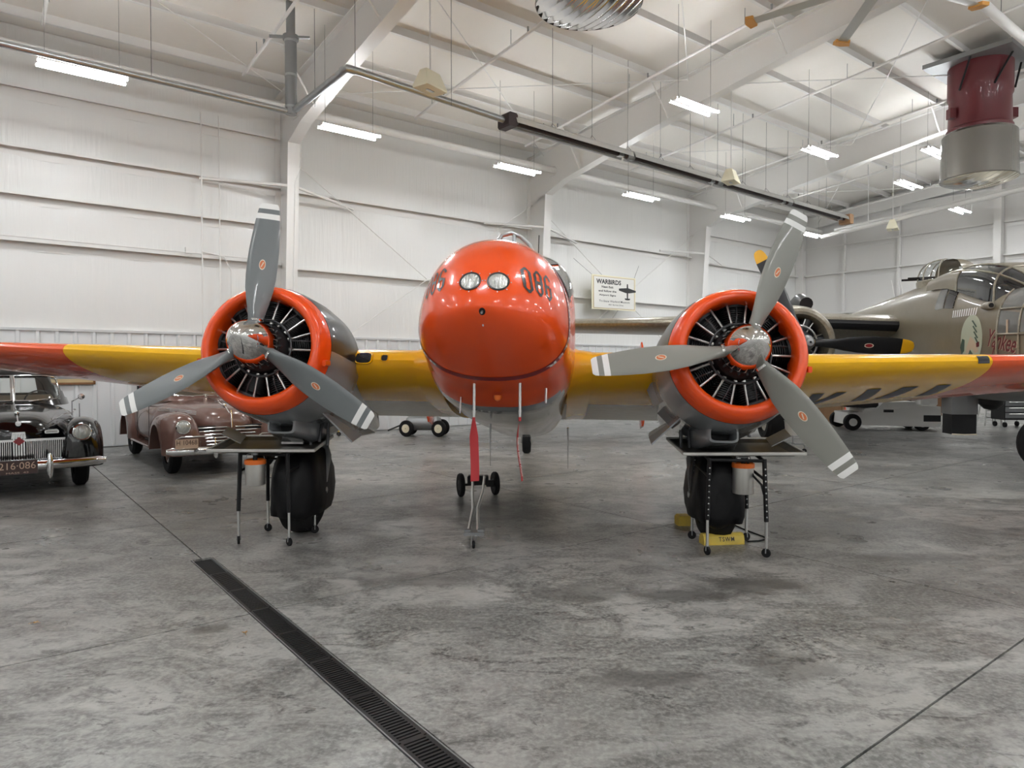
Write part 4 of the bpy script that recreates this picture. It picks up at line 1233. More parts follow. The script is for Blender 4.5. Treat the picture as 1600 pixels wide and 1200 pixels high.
        MB().cyl(q(er * 0.165), q(er * 0.195), 0.058, 0.056, seg=16).build('blade_cuff', 'chrome', hub)
    # main gear
    wy = 0.0
    ty = wheel_parts(ac, (x0, wy, 0.405), 0.405, 0.27)
    MB().cyl((x0 - 0.24, wy, 0.405), (x0 + 0.24, wy, 0.405), 0.03, seg=10).build('axle', 'alu', ac)
    for e in (-1, 1):
        MB().tube([(x0 + e * 0.20, wy, 0.405), (x0 + e * 0.20, wy + 0.16, 0.72), (x0 + e * 0.10, wy + 0.27, 0.92), (x0, wy + 0.28, 0.98)], 0.032, seg=10).build('gear_fork', 'galv_dark', ac)
        MB().cyl((x0 + e * 0.14, wy + 0.30, 0.98), (x0 + e * 0.16, wy + 0.75, 1.22), 0.025, seg=8).build('drag_strut', 'galv_dark', ac)
    MB().cyl((x0, wy + 0.28, 0.93), (x0, wy + 0.26, 1.40), 0.055, seg=14).build('oleo_strut', 'alu', ac)
    # opened gear doors splayed to either side
    for e in (-1, 1):
        hx, hz = x0 + e * 0.30, 1.21
        lx, lz = x0 + e * (0.62 if e == -sx else 0.46), 0.93
        if e == sx: hx, lx = x0 + e * 0.26, x0 + e * 0.36
        pl = [(hx, -0.42 if e == -sx else 0.12, hz + 0.03), (hx, 0.62, hz - 0.16), (lx - e * 0.06, 0.60, lz - 0.02), (lx, -0.10 if e == -sx else 0.3, lz + 0.02), (lx + e * 0.03, -0.50 if e == -sx else 0.2, lz + 0.0)]
        nrm = Vector((e * 0.66, 0, 0.75)) * 0.014
        a = [Vector(p) for p in pl]; b = [Vector(p) - nrm for p in pl]
        do = MB().loft([a, b], 0, True).build('gear_door', 'greyp', ac, smooth=0)
        if e == -sx:
            for k in range(3):
                cc = Vector((hx, -0.2 + 0.16 * k, hz - 0.03 - 0.03 * k)).lerp(Vector((lx, -0.2 + 0.16 * k, lz)), 0.5)
                dv = (Vector((lx, 0, lz)) - Vector((hx, 0, hz))).normalized()
                for l1, l2, in ((0.07, 0.008), (0.02, 0.025)):
                    v = [cc + dv * l1 * s1 + Vector((0, l2 * s2, 0)) - nrm * 1.15 for s1, s2 in ((-1, -1), (1, -1), (1, 1), (-1, 1))]
                    MB().add(v, [(0, 1, 2, 3)]).build('door_slot', 'black', do, smooth=0)
        MB().cyl((x0 + e * 0.12, 0.2, 1.12), (lx - e * 0.12, 0.2, lz + 0.07), 0.014, seg=6).build('door_link', 'alu', do)
for sx in (-1, 1): build_engine_side(sx)

# pitot masts with streamers, belly aerials
for x, nm in ((-0.155, 'l'), (0.215, 'r')):
    zb = S(0.12, ph_of_x(0.12, x, False)).z
    top = pit(x, 0.12, zb + 0.02)
    bot = top + Vector((0, -0.02, -0.24))
    ms = MB().cyl(top, bot, 0.012, seg=10).build('pitot_mast', 'alu', ac)
    MB().cyl(bot + Vector((0, 0, 0.004)), bot + Vector((0, -0.01, -0.05)), 0.016, 0.010, seg=10).build('pitot_head', 'alu', ms)
    if x < 0: pit_l = bot
    else: pit_r = bot
for x, y in ((-0.16, 1.55), (0.62, 1.75)):
    c = pit(x, y, -0.52)
    MB().loft([[c + Vector((sx_ * w, dy * l, z)) for sx_, dy in ((0, -1), (1, 0), (0, 1), (-1, 0))] for z, w, l in ((0.06, 0.012, 0.07), (-0.10, 0.008, 0.05), (-0.36, 0.003, 0.012))], 0, True).build('belly_aerial', 'greyp', ac)
# low beacon and drains under the nose
MB().lathe([(0, 0.032), (-0.02, 0.032), (-0.04, 0.024), (-0.05, 0.004)], pit(0.02, 0.30, -0.355), (0, 0, 1), seg=16).build('belly_beacon', 'orange', ac)
MB().cyl(pit(0.42, 0.3, -0.29), pit(0.42, 0.28, -0.42), 0.01, seg=8).build('drain_mast', 'alu', ac)
MB().cyl(pit(-0.30, 0.4, -0.36), pit(-0.30, 0.38, -0.50), 0.006, seg=8).build('drain_mast', 'alu', ac)

def wpt(v): return Matrix.Rotation(YAW, 3, 'Z') @ Vector(v) + PLANE
# red streamers hanging from the pitot covers
def streamer(top, w, L_, rz, lb, letters=False):
    r = thing('streamer', lb, 'streamer', top, rz)
    mb = MB(); rows = []
    n = 14
    for i in range(n + 1):
        u = i / n
        sway = 0.025 * math.sin(u * 4.2); ww = w * (0.35 + 0.65 * min(1, u * 3.5))
        rows.append([Vector((sx_ * ww / 2 + 0.012 * math.sin(u * 3), sway + 0.006 * sx_, -L_ * u)) for sx_ in (-1, 0, 1)])
    mb.loft(rows, 0, cap=False, close=False)
    vs = list(mb.v); k = len(vs); fs = list(mb.f)
    mb.add([(x, y + 0.003, z) for x, y, z in vs], fs)
    mb.build('ribbon', 'streamer', r, smooth=60)
    MB().cyl((0, 0, -0.02), (0, 0.0, 0.012), 0.012, seg=8).build('pitot_cover', 'streamer', r)
    if letters:
        mb = MB()
        put_text(mb, 'REMOVE BEFORE FLIGHT', L_ * 0.62, 0.022, lambda u, v: Vector((v + 0.012 * math.sin((0.62 + u / L_) * 3), 0.025 * math.sin((0.62 + u / L_) * 4.2) - 0.003, -L_ * 0.62 - u)), 0, bold=0.01)
        mb.build('streamer_lettering', 'whitemark', r, smooth=0, label='white words REMOVE BEFORE FLIGHT')
streamer(wpt(pit_l + Vector((0, -0.02, -0.06))), 0.075, 0.50, R(20), 'wide red streamer hanging from the left pitot tube')
streamer(wpt(pit_r + Vector((0, -0.02, -0.06))), 0.05, 0.50, R(62), 'narrow red streamer with white words hanging from the right pitot tube', True)

# black cloth covers over the main wheels
def wheel_cover(x0, seed, lb):
    rnd = random.Random(seed)
    base = wpt((x0, 0, 0))
    r = thing('wheel_cover', lb, 'wheel cover', base, YAW)
    rows = []
    prof = [(0.19, 0.155, 0.37), (0.21, 0.22, 0.425), (0.28, 0.235, 0.44), (0.42, 0.235, 0.45), (0.58, 0.225, 0.44), (0.70, 0.20, 0.40), (0.78, 0.165, 0.32), (0.82, 0.11, 0.2)]
    n = 36
    for i, (z, w, d) in enumerate(prof):
        row = []
        for j in range(n):
            a = 2 * PI * j / n
            f = 1 + 0.045 * math.sin(5 * a + seed + z * 6) + 0.03 * math.sin(9 * a - z * 11) + rnd.uniform(-0.012, 0.012)
            row.append(Vector((w * spow(math.cos(a), 0.7) * f, 0.02 + d * spow(math.sin(a), 0.7) * f, z + (0.03 * math.sin(3 * a + seed) if i == 0 else 0))))
        rows.append(row)
    MB().loft(rows, 0, cap=False).build('cloth_bag', 'cloth', r, smooth=70)
wheel_cover(-1.97, 1, 'black cloth cover over the main wheel below the left engine')
wheel_cover(1.97, 4, 'black cloth cover over the main wheel below the right engine')
# ================================================================== carts, cans, chocks, tow bar
def drip_cart(tray, legs, sgn, lb, holes):
    (xa, ya), (xb, yb) = tray
    cx, cy = (xa + xb) / 2, (ya + yb) / 2
    r = thing('drip_tray_cart', lb, 'cart', (cx, cy, 0))
    zf, zb = 0.835, 0.90
    zz = lambda y: zf + (zb - zf) * (y - ya) / (yb - ya)
    def P_(x, y, dz): return Vector((x - cx, y - cy, zz(y) + dz))
    inn = 0.07
    outer = [(xa, ya), (xb, ya), (xb, yb), (xa, yb)]
    inner = [(xa + inn, ya + inn), (xb - inn, ya + inn), (xb - inn, yb - inn), (xa + inn, yb - inn)]
    MB().loft([[P_(x, y, -0.012) for x, y in inner], [P_(x, y, 0.0) for x, y in inner]], 0, True).build('pan_floor', 'pan', r, smooth=0)
    for k in range(4):
        a, b = outer[k], outer[(k + 1) % 4]; c, d = inner[(k + 1) % 4], inner[k]
        MB().loft([[P_(*a, 0.028), P_(*b, 0.028), P_(*c, 0.0), P_(*d, 0.0)], [P_(*a, 0.018), P_(*b, 0.018), P_(*c, -0.01), P_(*d, -0.01)]], 0, True).build('pan_side', 'pan', r, smooth=0)
        p, q = P_(*a, 0.024), P_(*b, 0.024)
        MB().cbox((p + q) / 2, (0.016, (q - p).length, 0.028), 0.005, rot=(q - p).to_track_quat('Y', 'Z').to_matrix()).build('pan_rim', 'pan_lip', r, smooth=0)
    # outboard splash flap, sloping up
    xo = xa if sgn < 0 else xb
    f = [(xo - sgn * 0.20, ya + 0.25, 0.03), (xo - sgn * 0.12, ya + 0.60, 0.03), (xo + sgn * 0.06, ya + 0.62, 0.115), (xo - sgn * 0.02, ya + 0.26, 0.115)]
    v = [P_(*p) for p in f]
    MB().loft([v, [p + Vector((0, 0, 0.008)) for p in v]], 0, True).build('splash_flap', 'galv_dark', r, smooth=0)
    MB().box(P_((xa + xb) / 2 + 0.18 * -sgn, ya + 0.36, 0.022), (0.20, 0.09, 0.02)).build('drip_plate', 'alu', r, smooth=0)
    # legs: black square tube, zinc inner leg, caster
    tops = []
    for i, g_ in enumerate(legs):
        p = Vector((g_.x - cx, g_.y - cy, 0))
        tp = Vector((p.x * 0.93, p.y * 0.93, zz(min(max(g_.y, ya), yb)) - 0.012))
        lo = Vector((p.x, p.y, 0.30)).lerp(tp, 0.0)
        leg = MB().cbox((lo + tp) / 2, (0.032, (tp - lo).length, 0.032), 0.006, rot=(tp - lo).to_track_quat('Y', 'Z').to_matrix()).build('leg', 'black', r, smooth=0)
        tops.append(tp)
        MB().cyl((p.x, p.y, 0.075), lo + Vector((0, 0, 0.04)), 0.0125, seg=8).build('inner_leg', 'alu', leg)
        if holes:
            for k in range(9):
                z = 0.34 + 0.05 * k
                q = lo.lerp(tp, (z - 0.30) / (tp.z - 0.30))
                MB().cyl(q + Vector((0, -0.017, 0)), q + Vector((0, -0.0185, 0)), 0.007, seg=8).build('peg_hole', 'alu', leg)
        a = 0.5 * i + 0.4
        d = Vector((math.cos(a), math.sin(a), 0))
        MB().lathe([(-0.011, 0.004), (-0.011, 0.034), (-0.006, 0.038), (0.006, 0.038), (0.011, 0.034), (0.011, 0.004)], (p.x, p.y, 0.038), d, seg=18).build('caster', 'rubber', leg)
        for e in (-1, 1):
            MB().cyl(Vector((p.x, p.y, 0.036)) + d * 0.016 * e, Vector((p.x, p.y, 0.085)) + d * 0.012 * e, 0.005, seg=6).build('caster_fork', 'galv_dark', leg)
    for a, b in ((0, 1), (2, 3), (0, 2), (1, 3)):
        p, q = tops[a] - Vector((0, 0, 0.17)), tops[b] - Vector((0, 0, 0.17))
        if (a, b) != (0, 1): MB().cyl(p, q, 0.012, seg=8).build('cross_rail', 'black', r)
        p, q = tops[a] - Vector((0, 0, 0.015)), tops[b] - Vector((0, 0, 0.015))
        MB().cyl(p, q, 0.014, seg=8).build('top_rail', 'black', r)
    MB().tube([tops[1] - Vector((0, 0, 0.30)), tops[1] + Vector((-0.015, 0.02, -0.22)), tops[1] + Vector((-0.05, 0.12, -0.16)), tops[1] + Vector((-0.08, 0.20, -0.03))], 0.010, seg=8).build('fold_brace', 'black', r)
    return r
LEGL = [ground(373, 850), ground(452, 853), ground(419, 830), ground(492, 833)]
LEGR = [ground(1105, 867), ground(1197, 871), ground(1081, 842), ground(1166, 845)]
drip_cart(((-2.70, 6.10), (-1.75, 6.74)), LEGL, -1, 'drip tray cart on black legs under the left engine', False)
drip_cart(((1.46, 5.86), (2.50, 6.50)), LEGR, 1, 'drip tray cart on perforated black legs under the right engine', True)

def drip_can(px, ztop, Y, r_, h, lb, hook_top):
    p = at(px, 740, Y)
    o = thing('drip_can', lb, 'can', (p.x, p.y, ztop - h), 0.3)
    MB().lathe([(0.0, 0.004), (0.0, r_ - 0.004), (0.006, r_), (h - 0.03, r_), (h - 0.03, r_ - 0.004), (0.01, r_ - 0.004), (0.01, 0.004)], (0, 0, 0), (0, 0, 1), seg=28).build('can_body', 'alu_brushed', o)
    MB().lathe([(h - 0.034, r_ - 0.003), (h - 0.036, r_ + 0.007), (h, r_ + 0.007), (h + 0.006, r_ - 0.004), (h - 0.012, r_ - 0.02)], (0, 0, 0), (0, 0, 1), seg=28).build('rim_band', 'orange', o)
    MB().cyl((0, 0, h - 0.02), (0, 0, hook_top - (ztop - h)), 0.02, seg=12).build('drain_spout', 'black', o)
    MB().cyl((0, 0, hook_top - (ztop - h) - 0.035), (0, 0, hook_top - (ztop - h) - 0.005), 0.035, seg=14).build('spout_collar', 'galv_dark', o)
    MB().tube([(-r_, 0, h - 0.02), (-r_ * 0.8, 0, h + 0.05), (0, 0, h + 0.068), (r_ * 0.8, 0, h + 0.05), (r_, 0, h - 0.02)], 0.004, seg=6).build('bail_wire', 'galv_dark', o)
drip_can(399, 0.765, 6.20, 0.086, 0.225, 'silver can with orange rim hung under the left drip tray', 0.846)
drip_can(1161, 0.765, 5.98, 0.088, 0.262, 'silver can with orange rim hung under the right drip tray', 0.846)

# yellow chocks and cord at the right wheel
c = ground(1130, 851)
ck = thing('wheel_chock', 'yellow wheel chock lettered TSWM lying before the right wheel', 'chock', (c.x, c.y + 0.045, 0), R(7))
pr = [(-0.058, 0), (0.058, 0), (0.060, 0.03), (0.047, 0.075), (0.022, 0.096), (-0.022, 0.096), (-0.047, 0.075), (-0.060, 0.03)]
MB().prism(pr, lambda y, z: Vector((-0.19, y, z)), (0.38, 0, 0)).build('chock_body', 'chock', ck, smooth=20)
mb = MB()
put_text(mb, 'TSWM', 0.145, 0.04, lambda u, v: Vector((0.02 + u, -0.0535 + v * 0.29 - 0.005, 0.0525 + v * 0.95)), 0, bold=0.012, spacing=1.25)
mb.build('chock_lettering', 'signk', ck, smooth=0)
c = ground(1070, 822)
ck = thing('wheel_chock', 'bare yellow-brown wooden block behind the right wheel cover', 'chock', (c.x, c.y + 0.06, 0), R(4))
MB().prism([(-0.07, 0), (0.07, 0), (0.07, 0.09), (0.05, 0.10), (-0.05, 0.10), (-0.07, 0.08)], lambda x, z: Vector((x, -0.06, z)), (0, 0.13, 0)).build('block_body', 'chock', ck, smooth=0)
pts = [(1143, 818), (1160, 826), (1178, 833), (1192, 838), (1199, 842), (1186, 845), (1168, 846)]
o = MB().tube([ground(x, y, 0.007) for x, y in pts], 0.007, seg=6).build('power_cord', 'rubber')
tag(o, 'thin black cord lying on the floor by the right wheel', 'cord')

# tow bar
hl = ground(720, 776); hr = ground(773.5, 773); hh = ground(740, 857)
tb = thing('tow_bar', 'two-wheeled steel tow bar with bent twin tubes below the nose', 'tow bar', (hh.x, hh.y, 0))
q = lambda p, z: Vector((p.x - hh.x, p.y - hh.y, z))
ax = (hr - hl).normalized()
for p in (hl, hr):
    pr = [(-0.022, 0.03), (-0.027, 0.10), (-0.027, 0.135), (-0.014, 0.145), (0.014, 0.145), (0.027, 0.135), (0.027, 0.10), (0.022, 0.03)]
    w = MB().lathe(pr, q(p, 0.145), ax, seg=28).build('wheel', 'rubber', tb)
    MB().lathe([(-0.026, 0.004), (-0.03, 0.03), (-0.02, 0.09), (0.02, 0.09), (0.03, 0.03), (0.026, 0.004)], q(p, 0.145), ax, seg=20).build('hub', 'black', w)
MB().cyl(q(hl, 0.145), q(hr, 0.145), 0.016, seg=10).build('axle', 'black', tb)
mid = (hl + hr) / 2
MB().cbox(q(mid, 0.20), (0.26, 0.10, 0.11), 0.015).build('axle_box', 'black', tb)
MB().cbox(q(mid, 0.155) + Vector((0.15, 0, 0.0)), (0.10, 0.06, 0.08), 0.01).build('winch_box', 'black', tb)
for (xt, xm, xb_) in ((739, 739, 732), (757, 746, 747)):
    top = at(xt, 746, 8.45); m1 = at(xm, 795, 7.2); b1 = at(xb_, 832, 6.36)
    m0 = at(xt - (1 if xt < 750 else 3), 770, 7.8)
    m1.z = max(m1.z, 0.12); b1.z = max(b1.z, 0.07); m0.z = max(m0.z, 0.18); top.z = max(top.z, 0.25)
    MB().tube([q(top, top.z), q(m0, m0.z), q(m1, m1.z), q(b1, b1.z)], 0.017, seg=10).build('draw_tube', 'alu', tb)
    MB().lathe([(-0.004, 0.001), (0, 0.021), (0.03, 0.021), (0.034, 0.001)], q(top, top.z), (0.0, 0.9, 0.35), seg=14).build('tube_cap', 'galv_dark', tb)
pl = at(741, 838, 6.28)
MB().cbox(q(pl, 0.085), (0.19, 0.12, 0.03), 0.008).build('hitch_plate', 'galv_dark', tb)
MB().cbox(q(pl, 0.108) + Vector((-0.06, 0.0, 0)), (0.06, 0.05, 0.02), 0.005).build('hitch_clamp', 'galv_dark', tb)
MB().cbox(q(pl, 0.108) + Vector((0.06, 0.0, 0)), (0.06, 0.05, 0.02), 0.005).build('hitch_clamp', 'galv_dark', tb)
for e in (-1, 1):
    MB().cyl(q(hh, 0.035) + Vector((e * 0.016, 0, 0)), q(pl, 0.08) + Vector((e * 0.018, -0.02, 0)), 0.007, seg=6).build('caster_fork', 'alu', tb)
MB().lathe([(-0.011, 0.004), (-0.011, 0.03), (-0.005, 0.035), (0.005, 0.035), (0.011, 0.03), (0.011, 0.004)], Vector((0, 0, 0.035)), (1, 0, 0.0), seg=18).build('caster', 'rubber', tb)

# dry leaves
def leaf(px, py, sz, rz, lb):
    c = ground(px, py)
    r = thing('dry_leaf', lb, 'leaf', (c.x, c.y, 0.002), rz)
    out = []
    for k in range(14):
        a = 2 * PI * k / 14
        rr = sz * (1.0 if k % 2 == 0 else 0.45) * (0.7 + 0.3 * math.cos(a))
        out.append(Vector((rr * math.cos(a), rr * math.sin(a), 0.004 + 0.010 * abs(math.sin(2 * a)))))
    ctr = Vector((0, 0, 0.012))
    mb = MB()
    n = len(out)
    mb.add(out + [ctr] + [p - Vector((0, 0, 0.0015)) for p in out] + [ctr - Vector((0, 0, 0.0015))], [(k, (k + 1) % n, n) for k in range(n)] + [((k + 1) % n + n + 1, k + n + 1, 2 * n + 1) for k in range(n)])
    lf = mb.build('leaf_blade', 'leaf', r, smooth=0)
    MB().cyl((-sz * 0.5, 0, 0.008), (-sz * 1.3, 0.004, 0.004), 0.0015, seg=5).build('stalk', 'leaf', r)
leaf(55, 975, 0.028, 0.4, 'pale dry oak leaf on the floor at far left')
leaf(383, 991, 0.026, 2.2, 'reddish dry leaf beside the trench drain')
# ================================================================== two old cars parked square to the side wall
def old_car(name, label, loc, paint, kind):
    r = thing(name, label, 'car', loc, BANG)
    def sec_ring(y, hw, zb, zt, n=3.0, k=40, zm=None):
        zm = zm if zm is not None else zb + (zt - zb) * 0.42
        out = []
        for j in range(k):
            a = 2 * PI * j / k; c, s = math.cos(a), math.sin(a)
            out.append(Vector((hw * spow(c, 2 / n), y, zm + (zt - zm if s > 0 else zm - zb) * spow(s, 2 / (n if s < 0 else n * 0.85)))))
        return out
    tabl = [(0.28, 0.10, 0.46, 0.78), (0.31, 0.22, 0.42, 0.86), (0.38, 0.32, 0.38, 0.92), (0.55, 0.40, 0.36, 0.985), (0.9, 0.48, 0.34, 1.04), (1.4, 0.58, 0.30, 1.08), (1.8, 0.735, 0.28, 1.11), (2.1, 0.79, 0.26, 1.10), (2.9, 0.81, 0.26, 1.08), (3.7, 0.80, 0.27, 1.06), (4.3, 0.70, 0.30, 1.02), (4.75, 0.50, 0.36, 0.90), (4.95, 0.28, 0.44, 0.75), (5.0, 0.1, 0.5, 0.65)]
    MB().loft([sec_ring(*row) for row in tabl], 0, True).build('body', paint, r, smooth=50)
    MB().box((0, 0.32, 0.50), (0.9, 0.06, 0.3)).build('front_valance', paint, r, smooth=0)
    # greenhouse with real openings
    n = 72
    zrows = [(1.05, 0.735, 1.70, 4.35), (1.13, 0.71, 1.76, 4.30), (1.17, 0.70, 1.79, 4.27), (1.25, 0.675, 1.86, 4.21), (1.33, 0.65, 1.93, 4.14), (1.42, 0.62, 2.01, 4.05), (1.47, 0.60, 2.06, 3.98), (1.53, 0.565, 2.15, 3.86), (1.59, 0.505, 2.28, 3.68), (1.635, 0.42, 2.45, 3.45), (1.66, 0.30, 2.62, 3.22), (1.67, 0.08, 2.85, 3.0)]
    def ring_xy(hw, y0, y1, m=3.4):
        cy, hy = (y0 + y1) / 2, (y1 - y0) / 2
        return [Vector((hw * spow(math.cos(2 * PI * j / n), 2 / m), cy + hy * spow(math.sin(2 * PI * j / n), 2 / m), 0)) for j in range(n)]
    rows = [[p + Vector((0, 0, z)) for p in ring_xy(hw, a, b)] for z, hw, a, b in zrows]
    mb = MB()
    vs = [p for rw in rows for p in rw]; fs = []
    for i in range(len(rows) - 1):
        for j in range(n):
            k = (j + 1) % n
            c = (rows[i][j] + rows[i][k] + rows[i + 1][j] + rows[i + 1][k]) / 4
            zc = c.z
            front = c.y < 2.2 and abs(c.x) < 0.56 and 1.13 < zc < 1.47
            back = c.y > 3.6 and abs(c.x) < 0.40 and 1.17 < zc < 1.42
            side = 2.2 < c.y < 3.75 and abs(c.y - 3.0) > 0.06 and 1.13 < zc < 1.42
            if not (front or back or side): fs.append((i * n + j, i * n + k, (i + 1) * n + k, (i + 1) * n + j))
    mb.add(vs, fs)
    mb.build('cabin', paint, r, smooth=50)
    def fy(x, z):                        # front surface of the greenhouse
        tab = [(a, b, c, d) for a, b, c, d in zrows]
        hw, y0, y1 = interp(tab, z, 1), interp(tab, z, 2), interp(tab, z, 3)
        cy, hy = (y0 + y1) / 2, (y1 - y0) / 2
        return cy - hy * (max(0, 1 - (abs(x) / hw) ** 3.4)) ** (1 / 3.4)
    for sg in (-1, 1):
        xs = [0.012 + 0.56 * k / 10 for k in range(11)]; zs = [1.12 + 0.36 * k / 5 for k in range(6)]
        g_ = [[Vector((sg * x, fy(x, z) + 0.012, z)) for x in xs] for z in zs]
        MB().loft(g_, 0, False, close=False).build('windshield_pane', 'cargl', r, smooth=60)
        loop = [Vector((sg * x, fy(x, z) - 0.006, z)) for x, z in [(0.02, 1.13), (0.2, 1.125), (0.4, 1.13), (0.52, 1.14), (0.565, 1.18), (0.562, 1.28), (0.545, 1.40), (0.51, 1.455), (0.4, 1.475), (0.2, 1.48), (0.02, 1.48), (0.02, 1.3), (0.02, 1.13)]]
        MB().tube(loop, 0.009, seg=6).build('windshield_trim', 'chromeb', r)
        MB().tube([Vector((sg * 0.18, fy(0.18, 1.12) - 0.025, 1.115)), Vector((sg * 0.30, fy(0.3, 1.14) - 0.03, 1.135)), Vector((sg * 0.47, fy(0.47, 1.15) - 0.03, 1.15))], 0.006, seg=6).build('wiper', 'chromeb', r)
    MB().tube([Vector((0, fy(0, z) - 0.012, z)) for z in (1.10, 1.2, 1.3, 1.4, 1.48)], 0.012, seg=8).build('windshield_divider', 'chromeb', r)
    # interior
    MB().cbox((0, 2.75, 0.80), (1.25, 0.5, 0.32), 0.08).build('front_seat', 'seat', r)
    MB().cbox((0, 3.0, 1.0), (1.2, 0.16, 0.34), 0.06).build('seat_back', 'seat', r)
    MB().lathe([(0.0 + 0.011 * math.sin(2 * PI * k / 8), 0.19 + 0.011 * math.cos(2 * PI * k / 8)) for k in range(9)], (0.34, 2.22, 1.10), (0, -0.8, 0.6), seg=28).build('steering_wheel', 'black', r)
    MB().cbox((0, fy(0, 1.4) + 0.12, 1.415), (0.16, 0.03, 0.05), 0.015, rot=Matrix.Rotation(R(90), 3, 'Z') @ Matrix.Rotation(0, 3, 'X')).build('inside_mirror', 'black', r)
    # wheels and fenders
    WY = (0.88, 3.92)
    for sg in (-1, 1):
        for wy in WY:
            pr = [(-0.07, 0.20), (-0.085, 0.25), (-0.082, 0.31), (-0.05, 0.348), (0.05, 0.348), (0.082, 0.31), (0.085, 0.25), (0.07, 0.20)]
            ty = MB().lathe(pr, (sg * 0.70, wy, 0.348), (1, 0, 0), seg=32).build('tyre', 'rubber', r)
            MB().lathe([(sg * 0.05, 0.205), (sg * 0.06, 0.18), (sg * 0.045, 0.13), (sg * 0.075, 0.10), (sg * 0.09, 0.04), (sg * 0.092, 0.001)], (sg * 0.70, wy, 0.348), (1, 0, 0), seg=24).build('hub_cap', 'chromeb' if kind == 'black' else paint, ty)
        def fender(tab, wy, name_):
            rings_ = []
            for (y, cx, w, zt) in tab:
                d = abs(y - wy)
                zb = 0.348 + math.sqrt(max(0, 0.40 ** 2 - d ** 2)) if d < 0.40 else 0.33
                zb = min(zb, zt - 0.06)
                ring = [Vector((sg * (cx + w * spow(math.cos(a), 0.75)), y, zb + (zt - zb) * spow(math.sin(a), 0.75))) for a in [PI * k / 16 for k in range(17)]]
                ring += [Vector((sg * (cx - w * 0.92), y, zb + 0.004)), Vector((sg * (cx + w * 0.92), y, zb + 0.004))]
                rings_.append(ring)
            MB().loft(rings_, 0, True).build(name_, paint, r, smooth=55)
        fr_t = [(0.10, 0.62, 0.06, 0.62), (0.115, 0.635, 0.15, 0.76), (0.16, 0.65, 0.20, 0.84), (0.26, 0.665, 0.235, 0.905), (0.42, 0.68, 0.25, 0.945)]
        fr_t += [(0.42 + 0.1 * k, 0.685, 0.25, 0.948 - 0.0016 * k * k) for k in range(1, 10)]
        fr_t += [(1.45, 0.69, 0.20, 0.80), (1.62, 0.70, 0.15, 0.66), (1.78, 0.70, 0.09, 0.50)]
        fender(fr_t, WY[0], 'front_fender')
        rr_t = [(3.18, 0.72, 0.06, 0.45), (3.3, 0.72, 0.11, 0.62)] + [(3.42 + 0.1 * k, 0.73, 0.165, 0.74 + 0.14 * math.sin(PI * min(1, k / 8))) for k in range(11)] + [(4.55, 0.70, 0.14, 0.66), (4.72, 0.66, 0.08, 0.5)]
        fender(rr_t, WY[1], 'rear_fender')
        MB().cbox((sg * 0.80, 2.5, 0.335), (0.16, 1.55, 0.035), 0.01).build('running_board', paint, r)
        # lamps
        if kind == 'black':
            hx, hz, hy, hr = 0.655, 0.775, 0.125, 0.092
        else:
            hx, hz, hy, hr = 0.70, 0.745, 0.12, 0.088
        hd = MB().lathe([(0.10, hr * 0.9), (0.0, hr * 1.12), (-0.022, hr * 1.16), (-0.032, hr * 1.05), (-0.026, hr * 0.96)], (sg * hx, hy, hz), (0, 1, 0), seg=28).build('headlamp', 'chromeb', r)
        MB().lathe([(-0.026, hr * 0.97), (-0.042, hr * 0.7), (-0.05, hr * 0.35), (-0.052, 0.001)], (sg * hx, hy, hz), (0, 1, 0), seg=28).build('lens', 'lens', hd)
        # door seams, handles, belt moulding
        for y in (1.98, 3.02):
            MB().box((sg * 0.812, y, 0.72), (0.008, 0.012, 0.68)).build('door_seam', 'black', r, smooth=0)
        MB().cyl((sg * 0.83, 2.75, 0.93), (sg * 0.83, 2.90, 0.93), 0.012, seg=8).build('door_handle', 'chromeb', r)
        for k in range(3 if kind == 'brown' else 1):
            z0 = 0.93 - 0.022 * k
            MB().tube([Vector((sg * (interp([(a, b) for a, b, c, d in tabl], y, 1) * (0.985 if y > 1.7 else 0.97) + 0.004), y, z0 + 0.02 * (y - 0.6) / 1.3)) for y in (0.62, 0.9, 1.2, 1.5, 1.75)], 0.005, seg=6).build('hood_moulding', 'chromeb', r)
        m_ = MB().cyl((sg * 0.72, 1.88, 1.10), (sg * 0.80, 1.80, 1.16), 0.007, seg=6).build('mirror_arm', 'chromeb', r)
        MB().lathe([(-0.015, 0.001), (-0.012, 0.04), (0.0, 0.045), (0.015, 0.03), (0.02, 0.001)], (sg * 0.82, 1.79, 1.17), (0, 1, 0), seg=20).build('mirror_head', 'chromeb', m_)
    # hood centre strip and mascot
    MB().tube([Vector((0, y, interp([(a, d) for a, b, c, d in tabl], y, 1) + 0.003)) for y in (0.36, 0.55, 0.9, 1.3, 1.75)], 0.008, seg=6).build('hood_strip', 'chromeb', r)
    MB().lathe([(-0.03, 0.001), (-0.02, 0.022), (0.0, 0.03), (0.05, 0.02), (0.12, 0.006)], (0, 0.62, 1.015), (0, 0.96, 0.25), seg=14).build('hood_mascot', 'chromeb', r)
    # bumper
    def bump_y(x): return 0.0 + 0.16 * (abs(x) / 0.92) ** 2.2
    zb_ = 0.40
    xs = [-0.92 + 1.84 * k / 24 for k in range(25)]
    pr = [(0.0, -0.055), (-0.022, -0.045), (-0.034, -0.015), (-0.036, 0.015), (-0.022, 0.045), (0.0, 0.055), (0.008, 0.03), (0.008, -0.03)]
    MB().loft([[Vector((x, bump_y(x) + a * (0.9 if abs(x) < 0.9 else 0.5), zb_ + b * (1 if abs(x) < 0.9 else 0.6))) for a, b in pr] for x in xs], 0, True).build('bumper', 'chromeb', r, smooth=50)
    for sg in (-1, 1):
        MB().cyl((sg * 0.3, 0.05, zb_), (sg * 0.32, 0.45, 0.42), 0.025, seg=8).build('bumper_iron', 'black', r)
